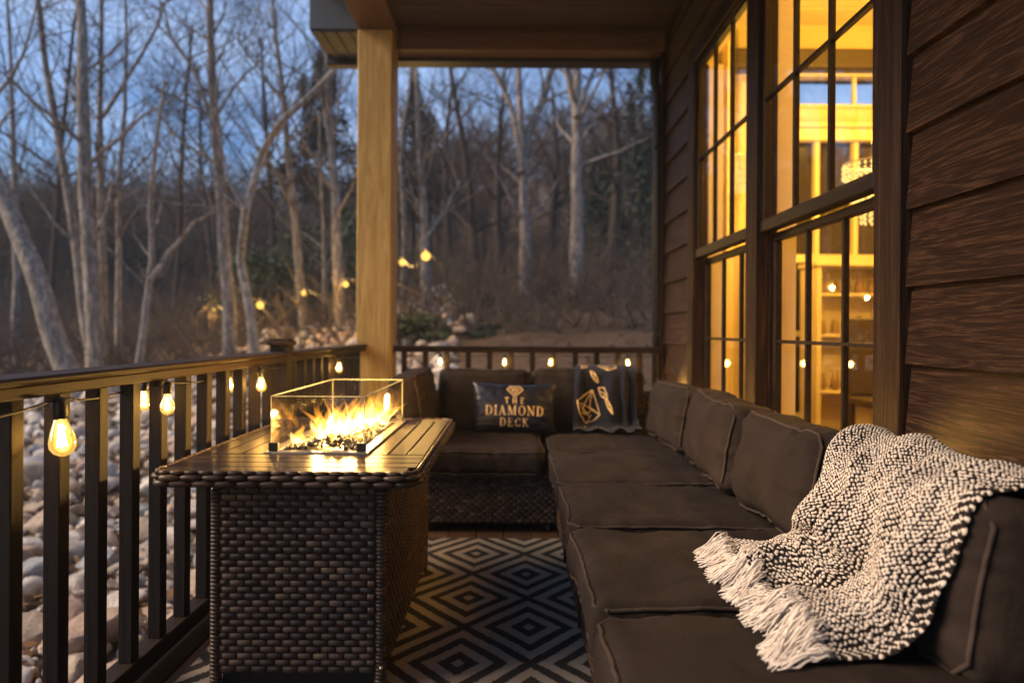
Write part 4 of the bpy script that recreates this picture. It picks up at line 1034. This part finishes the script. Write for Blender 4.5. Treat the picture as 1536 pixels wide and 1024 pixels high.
for l in ([(920,330),(1025,430)], [(1045,278),(960,380),(985,410)], [(1045,278),(1020,370),(1095,410)], [(940,400),(1010,400),(1040,380)], [(990,465),(1030,410)], [(920,330),(1095,410)]): nline(l, .005)
m.build('gold_drawing', M['gold_print'], nt); m = MB()
nline([(1080,95),(1130,85),(1200,60),(1230,90),(1235,130),(1160,158),(1110,130)], close=True)
for l in ([(1080,95),(1140,110),(1235,130)], [(1130,85),(1160,158)], [(1200,60),(1175,110),(1160,158)], [(1110,130),(1175,110)]): nline(l, .005)
nline([(950,100),(975,70),(968,100),(1000,90),(995,130),(950,135)], close=True); nline([(955,115),(990,112)], .005)
m.build('gold_drawing', M['gold_print'], nt); m = MB()
nline([(1020,165),(1045,175),(1080,215),(1088,238),(1060,225),(1035,200)], close=True); nline([(1035,185),(1062,195),(1050,212),(1078,222)], .005)
m.build('gold_drawing', M['gold_print'], nt); m = MB()
nline([(1090,265),(1130,262),(1150,300),(1145,325),(1105,310)], close=True); nline([(1145,325),(1165,350),(1190,405),(1150,370),(1135,335)], close=True); nline([(1105,285),(1140,300),(1120,315)], .005); nline([(1150,345),(1172,365),(1165,380)], .005)
m.build('gold_drawing', M['gold_print'], nt); m = MB()
nline([(960,488),(970,510),(985,488),(995,512)], .005); m.build('gold_drawing', M['gold_print'], nt); m = MB()
nline([(1035,510),(1045,500),(1056,512),(1048,524)], .005, True); nline([(1068,520),(1090,528)], .005); nline([(1079,523),(1074,548)], .005)
o = m.build('gold_drawing', M['gold_print'], nt)
m = MB(); m2 = []
for e_, f_ in ((lambda t: nthrow(t, .997, .003), 60), (lambda t: nthrow(.995, .15+.85*t, .002), 60)):
    m.tube([e_(i/f_)+Vector((.003*rg.random(), .003*rg.random(), .004*rg.random())) for i in range(f_+1)], .0018, 5)
for i in range(26):
    p = nthrow(.10+.85*rg.random(), .02+.07*rg.random(), .004) + Vector((0, -.03, .03)); pts = [p]
    for k in range(4): pts.append(pts[-1]+Vector((rg.gauss(0, .022), rg.gauss(-.004, .008), rg.gauss(.004, .008))))
    m.tube(pts, .0028, 5)
m.build('frayed_hem', M['hem'], nt)

# ------------------------------------------------------------------ knitted throw in the foreground
KT = smooth_chain([(1.06, .58), (1.05, .68), (1.0, .765), (.94, .775), (.875, .75), (.815, .67), (.775, .60), (.745, .515), (.68, .462), (.60, .456), (.545, .455)], 3)
KL = sum(math.hypot(b[0]-a[0], b[1]-a[1]) for a, b in zip(KT[:-1], KT[1:]))
def kthrow(u, v, lift=0.0):
    """u: 0 = far side, 1 = near side; v: 0 = behind the back, 1 = fringe"""
    x, z = prof(KT, v*KL*.9999); x2, z2 = prof(KT, min(1, v+.01)*KL*.9998); tx, tz = x2-x, z2-z; L = math.hypot(tx, tz) or 1; nx_, nz_ = tz/L, -tx/L
    if nz_ < 0 and abs(nz_) > abs(nx_): nx_, nz_ = -nx_, -nz_
    if nx_ > 0 and v > .35: nx_, nz_ = -nx_, -nz_
    y0 = 1.80 - .17*sst(.25, .62, v) + .17*sst(.62, 1, v); y1 = 1.225 - .05*v
    y = y0+(y1-y0)*u
    drop = sst(.30, .55, v)
    A = .25+.75*sst(.25, .5, v)
    fold = A*(.030*math.sin(u*15 + 1.6*v + .6) + .014*math.sin(u*31 - 3*v + 1.5) + .020*noise.noise(Vector((u*4, v*3.5, 2)))) + .020*A
    fold += .024*math.exp(-((u-.33-.05*v)/.045)**2) - .040*math.exp(-((u-.46-.05*v)/.05)**2)*drop
    # slack pushed into the crease between back and seat
    fold += .034*math.exp(-((v-.66)/.08)**2)*(.6+.6*math.sin(u*6+.8))
    fold += .030*math.exp(-((v-.80)/.035)**2)*max(0, math.sin(u*4.2+.3)) 
    fold = max(fold, .004)
    if u > .93: fold *= 1-.5*(u-.93)/.07
    x += nx_*(fold+lift); z += nz_*(fold+lift); y += .014*noise.noise(Vector((u*3, v*4, 12))) + .02*math.sin(v*9)*u
    return Vector((x, y, z))
kthrow0 = kthrow
kdisp = clearance(kthrow0, 60, 80, lambda v: Vector((-.75, 0, .66)) if .25 < v < .72 else (Vector((-.1, 0, 1)) if v >= .72 else (Vector((0, 0, 1)) if v > .12 else Vector((.6, 0, .8)))), .008)
def kthrow(u, v, lift=0.0):
    p = kthrow0(u, v, lift) + kdisp(u, v)
    k = sst(.22, .5, v)*(1-sst(.93, 1, v)*.7)
    e = .034*math.exp(-((u-.30-.16*(v-.4))/.042)**2) + .030*math.exp(-((u-.62-.10*(v-.4))/.055)**2) + .018*math.exp(-((u-.83)/.03)**2) + .016*math.exp(-((u-.12)/.04)**2)
    d = Vector((-.8, 0, .6)) if v < .72 else Vector((-.3, 0, 1)); d = Vector((-.8, 0, .6)).lerp(Vector((-.2, 0, 1)), sst(.6, .8, v))
    return p + d*e*k
m = MB(); m.grid(kthrow, 110, 160); kt = m.build('throw_blanket', M['dark_yarn'])
tag(kt, 'chunky black and cream knitted throw with white fringe over the nearest back cushion', 'throw')
cream, dark = MB(), MB()
NU, NV = 104, 172
def bead(mb, u, v, su, sv, h=.0055):
    P = kthrow(u, v); a = kthrow(min(1, u+.004), v)-kthrow(max(0, u-.004), v); b = kthrow(u, min(1, v+.004))-kthrow(u, max(0, v-.004))
    if a.length < 1e-7 or b.length < 1e-7: return
    a.normalize(); b.normalize(); n_ = a.cross(b).normalized()
    P2 = kthrow(u, v, .01)-P
    if n_.dot(P2) < 0: n_ = -n_
    c = P+n_*h*.55; rt = random.uniform(-.45, .45); a2 = a*math.cos(rt)+b*math.sin(rt); b2 = b*math.cos(rt)-a*math.sin(rt)
    vs = []; k = 6
    for lat in (-.75, 0, .75):
        w = math.sqrt(1-lat*lat)
        for j in range(k):
            an = PI*j/(k-1); vs.append(c + b2*lat*sv + (a2*math.cos(an)*su + n_*math.sin(an)*h)*w)
    vs = [c-b2*sv] + vs + [c+b2*sv]
    fs = []
    for r_ in range(2):
        for j in range(k-1): fs.append((1+r_*k+j, 1+r_*k+j+1, 1+(r_+1)*k+j+1, 1+(r_+1)*k+j))
    for j in range(k-1): fs.append((0, 1+j+1, 1+j)); fs.append((len(vs)-1, 1+2*k+j, 1+2*k+j+1))
    mb.tint = random.random(); mb.add(vs, fs)
for j in range(NV):
    for i in range(NU):
        u, v = (i+.5)/NU, (j+.5)/NV
        if v < .04: continue
        big = u > .955
        if big and (i//2+j//2) % 2 == 0 and (i+j) % 2: continue
        jt = random.uniform(.82, 1.15); s1 = (.0038 if not big else .0058)*jt; s2 = (.0050 if not big else .0070)*jt
        bead(cream if (i+j) % 2 else dark, u+random.uniform(-.003, .003), v+random.uniform(-.002, .002), s1, s2*(1.05 if (i+j) % 2 else .9), .0026 if not big else .0048)
cream.build('cream_yarn', M['cream_yarn'], kt); dark.build('dark_yarn', M['dark_yarn'], kt)
rg = random.Random(9); m = MB()
for i in range(34):
    u = (i+.5)/34; gcl = math.floor(u*5)/5+.1; base = kthrow(u, .985, .006); slack = (gcl-u)*2.2
    for s_ in range(26):
        p = base+Vector((rg.uniform(0, .02), rg.gauss(0, .006), rg.uniform(-.004, .012))); L = rg.uniform(.060, .095)*(1.15 if gcl > .8 else 1); pts = [p]; n_ = 6
        d = Vector((-1, -slack*2+rg.gauss(0, .20)-.25*(gcl > .8), 0))
        ph = rg.uniform(0, 6)
        for k in range(n_):
            q = pts[-1]+d*L/n_+Vector((0, .0050*math.sin(k*1.7+ph), 0)); t = (k+1)/n_
            q.z = .449 + (p.z-.449)*(1-t)**1.5 + .010*rg.random()*(1-t*.5) + .006*math.sin(t*PI)
            q.z -= sst(.26, .20, q.x)*.0
            pts.append(q); d.y += rg.gauss(0, .10)
        m.tube(pts, [.0015, .0017, .0018, .0018, .0017, .0015, .0010], 4)
o = m.build('fringe', M['fringe_yarn'], kt)

# ------------------------------------------------------------------ fire pit table
TZ = .645; tx0, tx1, ty0, ty1 = -1.005, -.262, 1.855, 3.0; rg = random.Random(31)
ft = empty('fire_pit_table', (-.63, 2.43, 0), 'dark wicker fire pit table with slatted wooden top and burning flames behind glass', 'fire pit table')
m = MB(); m.box(-.862, -.370, 1.935, 2.905, .05, .585); m.box(-.84, -.39, 1.96, 2.88, .0, .05); m.build('body', M['wicker_back'], ft)
m = MB(); weave(m, (-.835, 1.932, .055), (1, 0, 0), (0, 0, 1), (0, -1, 0), .44, .53, .042, .0188, .0048, rg); m.build('front_panel', M['wicker'], ft)
m = MB(); weave(m, (-.367, 1.96, .055), (0, 1, 0), (0, 0, 1), (1, 0, 0), .92, .53, .042, .0188, .0048, rg); m.build('side_panel', M['wicker'], ft)
m = MB(); weave(m, (-.865, 2.88, .055), (0, -1, 0), (0, 0, 1), (-1, 0, 0), .92, .53, .042, .0188, .0048, rg); m.build('side_panel', M['wicker'], ft)
for x, y in ((-.853, 1.945), (-.378, 1.945), (-.853, 2.895), (-.378, 2.895)):
    m = MB(); wrapped_post(m, x, y, .0, .585, .0175, .0115, rg); m.build('corner_post', M['wicker'], ft)
m = MB(); m.lathe((-.372, 1.924, .07), [(.001, 0), (.006, .001), (.006, .006), (.001, .009)], 10); m.build('bolt', M['steel'], ft)
# rim: two courses of strands round the top with a rounded corner
rc = .055
def rim_path(s_, o=0.0):
    x0, x1, y0, y1 = tx0-o, tx1+o, ty0-o, ty1+o; r = rc+o; segs = []
    w, d = x1-x0-2*r, y1-y0-2*r; q = PI/2*(rc)
    tot = 2*(tx1-tx0-2*rc)+2*(ty1-ty0-2*rc)+4*q; s_ = s_ % tot; W0, D0_ = tx1-tx0-2*rc, ty1-ty0-2*rc
    if s_ < W0: return Vector((x0+r+s_, y0, 0)), Vector((0, -1, 0))
    s_ -= W0
    if s_ < q: a = -PI/2+s_/rc; return Vector((x1-r+r*math.cos(a), y0+r+r*math.sin(a), 0)), Vector((math.cos(a), math.sin(a), 0))
    s_ -= q
    if s_ < D0_: return Vector((x1, y0+r+s_, 0)), Vector((1, 0, 0))
    s_ -= D0_
    if s_ < q: a = s_/rc; return Vector((x1-r+r*math.cos(a), y1-r+r*math.sin(a), 0)), Vector((math.cos(a), math.sin(a), 0))
    s_ -= q
    if s_ < W0: return Vector((x1-r-s_, y1, 0)), Vector((0, 1, 0))
    s_ -= W0
    if s_ < q: a = PI/2+s_/rc; return Vector((x0+r+r*math.cos(a), y1-r+r*math.sin(a), 0)), Vector((math.cos(a), math.sin(a), 0))
    s_ -= q
    if s_ < D0_: return Vector((x0, y1-r-s_, 0)), Vector((-1, 0, 0))
    s_ -= D0_; a = PI+s_/rc; return Vector((x0+r+r*math.cos(a), y0+r+r*math.sin(a), 0)), Vector((math.cos(a), math.sin(a), 0))
RT = 2*(tx1-tx0-2*rc)+2*(ty1-ty0-2*rc)+4*PI/2*rc
m = MB()
for row, (zc, hh, oo, ln) in enumerate(((TZ-.033, .0095, .0, .062), (TZ-.0165, .0085, .002, .062), (TZ-.004, .007, -.006, .040))):
    n_ = round(RT/ln); ln = RT/n_
    for i in range(n_):
        s0 = (i+.5*(row % 2))*ln; m.tint = max(0, min(1, rg.gauss(.62, .2))); vs = []; K_ = 8
        for a in range(K_):
            t = a/(K_-1); p, nn = rim_path(s0+ln*(.02+.96*t)); wv = math.sin(t*PI)**.5; rr = hh*(.45+.55*wv)
            c = p+nn*(oo-.004+.006*wv); c.z = zc
            for j in range(7):
                an = 2*PI*j/7; vs.append(c+nn*math.cos(an)*rr*1.0+Vector((0, 0, math.sin(an)*rr)))
        fs = [(a*7+j, a*7+(j+1) % 7, (a+1)*7+(j+1) % 7, (a+1)*7+j) for a in range(K_-1) for j in range(7)]; m.add(vs, fs)
m.build('rim', M['wicker'], ft)
m = MB(); n_ = 80; vs = []
for z in (TZ-.045, TZ-.014):
    for i in range(n_): p, nn = rim_path(i*RT/n_); vs.append(p-nn*.006+Vector((0, 0, z)))
fs = [(i, (i+1) % n_, n_+(i+1) % n_, n_+i) for i in range(n_)]+[tuple(range(n_))[::-1], tuple(range(n_, 2*n_))]; m.smooth = False; m.add(vs, fs); m.build('top_base', M['wicker_back'], ft)
# slats: a mitred frame, front slats along x, side slats along y
gx0, gx1, gy0, gy1 = -.772, -.474, 2.15, 2.885
m = MB(); zt0, zt1 = TZ-.0125, TZ-.001
y = ty0+.012; k = 0
while y < gy0-.022:
    y1 = min(y+.068, gy0-.020); m.tint = rg.random(); m = MB(); m.box(tx0+.014, tx1-.014-(.020 if k == 0 else 0), y, y1-.004, zt0, zt1, .0025); m.build('slat', M['tabletop'], ft); y = y1; k += 1
y = gy1+.020
while y < ty1-.03:
    y1 = min(y+.068, ty1-.012); m = MB(); m.box(tx0+.014, tx1-.014, y, y1-.004, zt0, zt1, .0025); m.build('slat', M['tabletop'], ft); y = y1
for xa, xb in ((tx0+.014, gx0-.020), (gx1+.020, tx1-.014)):
    nn_ = 3; w = (xb-xa)/nn_
    for i in range(nn_): m = MB(); m.box(xa+i*w+.0018, xa+(i+1)*w-.0018, gy0-.018, gy1+.018, zt0, zt1+.0004, .0025); m.build('slat', M['tabletop_y'], ft)
m = MB()   # steel tray frame and pan
m.box(gx0-.017, gx1+.017, gy0-.017, gy0+.020, TZ-.012, TZ+.005, .002); m.box(gx0-.017, gx1+.017, gy1-.020, gy1+.017, TZ-.012, TZ+.005, .002)
m.box(gx0-.017, gx0+.020, gy0+.0205, gy1-.0205, TZ-.012, TZ+.005, .002); m.box(gx1-.020, gx1+.017, gy0+.0205, gy1-.0205, TZ-.012, TZ+.005, .002)
m.build('burner_tray', M['steel'], ft)
wg = empty('wind_guard', Vector(((gx0+gx1)/2, (gy0+gy1)/2, TZ)) - ft.location, 'clear glass wind guard around the flames'); wg.parent = ft
GZ0, GZ1 = TZ+.008, TZ+.178
for a, b in (((gx0, gy0), (gx1, gy0)), ((gx1, gy0), (gx1, gy1)), ((gx1, gy1), (gx0, gy1)), ((gx0, gy1), (gx0, gy0))):
    m = MB(); m.smooth = False; m.add([(*a, GZ0), (*b, GZ0), (*b, GZ1), (*a, GZ1)], [(0, 1, 2, 3)]); m.build('pane', M['guard_glass'], wg)
m = MB(); e_ = .0017
for a, b in (((gx0, gy0), (gx1, gy0)), ((gx1, gy0), (gx1, gy1)), ((gx1, gy1), (gx0, gy1)), ((gx0, gy1), (gx0, gy0))):
    x0, x1, y0, y1 = min(a[0], b[0])-e_, max(a[0], b[0])+e_, min(a[1], b[1])-e_, max(a[1], b[1])+e_
    m.box(x0, x1, y0, y1, GZ1, GZ1+.0035)
for x, y in ((gx0, gy0), (gx1, gy0), (gx1, gy1), (gx0, gy1)): m.box(x-e_*.8, x+e_*.8, y-e_*.8, y+e_*.8, GZ0, GZ1)
m.build('polished_edge', M['glass_edge'], wg)
for x, y in ((gx0, gy0), (gx1, gy0), (gx1, gy1), (gx0, gy1)):
    sx = 1 if x == gx0 else -1; sy = 1 if y == gy0 else -1
    m = MB(); m.box(min(x-sx*.006, x+sx*.024), max(x-sx*.006, x+sx*.024), min(y-sy*.006, y+sy*.008), max(y-sy*.006, y+sy*.008), TZ+.005, TZ+.032, .002); m.build('clip', M['black_plastic'], wg)
# lava rock bed
lm = [rock_mesh(200+i, 1) for i in range(4)]; m = MB(); rg = random.Random(6)
for _ in range(900):
    x = rg.uniform(gx0+.026, gx1-.026); y = rg.uniform(gy0+.035, gy1-.035); s = rg.uniform(.006, .013)
    hump = .026*math.exp(-((x-(gx0+gx1)/2)/.07)**2)*(.5+.7*math.sin((y-gy0)*9+.4)**2)
    Mx = Matrix.Translation((x, y, TZ-.004+hump+rg.uniform(0, .008))) @ Euler((rg.uniform(0, 6), rg.uniform(0, 6), 0)).to_matrix().to_4x4() @ Matrix.Scale(s, 4); me = rg.choice(lm)
    m.add([Mx @ v.co for v in me.vertices], [tuple(p.vertices) for p in me.polygons])
o = m.build('lava_rock', M['lava'], ft); o['kind'] = 'stuff'
m = MB(); m.box(gx0+.02, gx1-.02, gy0+.02, gy1-.02, TZ-.03, TZ-.012); m.build('burner_pan', M['black_metal'], ft)
# flames: leaning tongues, each a closed flattened twisting body
def tongue(m, heat, base, h, w, lean, seed, twist=.6):
    rg = random.Random(seed); n_, k = 14, 10; vs = []; ph = rg.uniform(0, 6); an0 = rg.uniform(0, PI)
    for i in range(n_+1):
        t = i/n_; r = w*(math.sin(PI*min(1, (t*.86+.14)**.8))**.9)*(1-t**1.5*.55) + .0004
        if i == n_: r = .0004
        c = Vector(base)+Vector(lean)*t**1.4+Vector((math.sin(t*5+ph)*w*.6*t, math.cos(t*4+ph)*w*.7*t, h*t))
        an = an0+twist*t*3
        for j in range(k):
            a = 2*PI*j/k; q = Vector((math.cos(a)*r, math.sin(a)*r*.55, 0)); q.rotate(Euler((0, 0, an))); vs.append(c+q)
            heat.append(t)
    o = len(m.v); m.add(vs, [(i*k+j, i*k+(j+1) % k, (i+1)*k+(j+1) % k, (i+1)*k+j) for i in range(n_) for j in range(k)])
cm, ch_, om, oh = MB(), [], MB(), []; rg = random.Random(15); cxm = (gx0+gx1)/2
for i in range(30):
    t = (i+rg.random()*.8)/30; y = gy0+.09+t*(gy1-gy0-.17); x = cxm-.055+.13*t+rg.gauss(0, .026)
    env = .55+.45*math.sin(PI*min(1, t*1.05))+.25*(t > .75); h = rg.uniform(.045, .115)*env; w = rg.uniform(.014, .026); ln = (rg.gauss(-.022+.060*t, .026), rg.gauss(0, .035), 0)
    tongue(cm, ch_, (x, y, TZ+.006), h, w, ln, i)
    if True: tongue(om, oh, (x+rg.gauss(0, .008), y+rg.gauss(0, .01), TZ+.004), h*rg.uniform(1.2, 1.55), w*1.7, (ln[0]*1.5, ln[1]*1.5, 0), i+100)
for i in range(16):   # thin wisps added to imitate amber flame reflections in the glass
    t = (i+.5)/16; tongue(om, oh, (rg.uniform(gx0+.06, gx1-.06), gy0+.08+t*(gy1-gy0-.16), TZ+.01), rg.uniform(.10, .155), rg.uniform(.016, .030), (rg.gauss(0, .03), rg.gauss(0, .04), 0), i+300, 1.2)
fl = empty('flames', (0, 0, 0)); fl.parent = ft; fl.location = Vector((cxm, (gy0+gy1)/2, TZ))-ft.location
for mb_, ht_, nm in ((cm, ch_, 'flame_core'), (om, oh, 'flame_outer')):
    o = mb_.build(nm, M[nm], fl); a = o.data.attributes.new('heat', 'FLOAT', 'POINT'); a.data.foreach_set('value', ht_)
for i in range(6): point('fire_light', (cxm-.03+.018*i, gy0+.12+.10*i, TZ+.050), 2.7, (1, .55, .14), .010)

# ------------------------------------------------------------------ string lights
def bulb(parent, hook, tilt=(0, 0), sc=1.0, power=.55, light=True):
    c = Vector(hook); Rm = Euler((tilt[0], tilt[1], 0)).to_matrix() @ Matrix.Scale(sc, 3)
    g = MB(); g.lathe(c, [(.012, -.044), (.014, -.052), (.022, -.075), (.0275, -.098), (.027, -.112), (.020, -.124), (.009, -.131), (.001, -.133)], 20, Rm)
    o = g.build('bulb', M['bulb_glass'], parent)
    s_ = MB(); s_.lathe(c, [(.006, .004), (.013, .0), (.0165, -.008), (.0165, -.040), (.0145, -.046), (.008, -.047)], 14, Rm); so_ = s_.build('socket', M['black_plastic'], o)
    f = MB(); pts = []
    for i in range(9): pts.append(c+Rm @ Vector((.0065*(1 if i % 2 else -1)*(1+.2*(i % 3)), .003*math.sin(i), -.060-.050*(i/8 if i % 2 == 0 else 1-i/8 if False else i/8))))
    f.tube(pts, .0016*sc, 5)
    for k in range(5):
        a = k*1.256; f.tube([c+Rm @ Vector((.004*math.cos(a), .004*math.sin(a), -.060)), c+Rm @ Vector((.010*math.cos(a), .010*math.sin(a), -.110))], .0014*sc, 5)
    f.build('filament', M['filament'], o)
    if light: point('bulb_light', c+Rm @ Vector((0, 0, -.088)), power, (1, .54, .12), .022)
    return o
def cable(pts, sag, r=.003, m=None):
    m = m or MB()
    for a, b in zip(pts[:-1], pts[1:]):
        a, b = Vector(a), Vector(b); m.tube([a.lerp(b, i/10)-Vector((0, 0, sag*4*(i/10)*(1-i/10))) for i in range(11)], r, 5)
    return m
bx = RX+.062; hz_ = TOPZ-.048
sl_ = empty('string_lights', (bx, 2.2, hz_), 'string of clear filament bulbs hung under the left railing', 'string lights')
spots = []
for px, sd_ in ((88, 1), (214, 1), (252, 1), (345, 1), (391, 1), (482, 1), (509, 1)):
    Y = -bx*F/(CX-px); spots.append((bx, Y, hz_))
spots[1] = (RX-.055, -(RX-.055)*F/(CX-218), hz_); spots[3] = (RX-.05, -(RX-.05)*F/(CX-345), hz_); spots[5] = (RX-.05, -(RX-.05)*F/(CX-481), hz_)
spots = [(bx, .95, hz_)] + spots
cable([(bx, .35, hz_)]+spots+[(bx, 4.9, hz_)], .022).build('cable', M['cable'], sl_)
tl = [(0, 0), (.05, -.07), (.03, .05), (-.04, -.02), (.02, .03), (.03, -.05), (0, .03), (.02, 0)]
for i, (s_, t_) in enumerate(zip(spots, tl)): bulb(sl_, s_, t_, 1.0 if i < 2 else .74, .28 if i < 5 else .5)
sl2 = empty('string_lights', (.2, 4.93, .87), 'string of clear filament bulbs under the far railing above the sofa', 'string lights')
sp2 = [((px-CX)*4.92/F, 4.92, .868) for px in (660, 757, 827, 941)]
cable([(-.85, 4.92, .868)]+sp2+[(1.03, 4.90, .868)], .02).build('cable', M['cable'], sl2)
for s_ in sp2: bulb(sl2, s_, (0, random.uniform(-.1, .1)), .7, .70)
sl3 = empty('string_lights', (1.085, 2.5, .60), 'string of filament bulbs running along the siding behind the sofa', 'string lights')
sp3 = [(1.092, y, .66) for y in (1.06, 1.99, 2.5, 3.3, 4.12, 4.72)]
cable([(1.05, 4.9, .70)]+sp3[::-1]+[(1.088, .6, .62)], .03).build('cable', M['cable'], sl3)
for s_ in sp3: bulb(sl3, s_, (0, 0), .7, 2.2)
sl4 = empty('string_lights', at(480, 440, 11), 'string of glowing globe bulbs hung between the trees over the slope', 'string lights')
gl_ = [(321, 467, 13, .030), (390, 460, 11.5, .058), (456, 442, 11.5, .042), (518, 428, 11, .045), (603, 395, 10.5, .045), (638, 385, 9.5, .062)]
cable([at(px, py-11, Y) for px, py, Y, r in gl_]+[at(700, 372, 9.5)], .22, .006).build('cable', M['cable'], sl4)
for px, py, Y, r in gl_:
    c = at(px, py, Y); m = MB(); m.lathe(c, [(max(.001, r*math.sin(PI*i/10)), -r*math.cos(PI*i/10)) for i in range(11)], 16); o = m.build('bulb', M['globe'], sl4)
    m = MB(); m.lathe(c, [(.018, r-.005), (.018, r+.05), (.008, r+.055)], 10); m.build('socket', M['black_plastic'], o)
    point('globe_light', c+Vector((0, -.12, -.02)), 9, (1, .57, .14), .025)

# ------------------------------------------------------------------ dusk air
if HAZE > 0:
    mb = MB(); mb.box(-75, 75, -25, 118, -4, 24); hz = mb.build('haze', []); n = NT('haze_air')
    pv = n.n('ShaderNodeVolumePrincipled', {'Color': (.70, .78, .92, 1), 'Density': HAZE, 'Anisotropy': .2}); n.t.links.new(pv.outputs[0], n.out.inputs['Volume'])
    hz.data.materials.append(n.mat); tag(hz, 'thin blue dusk haze hanging in the wood', 'haze', kind='stuff')
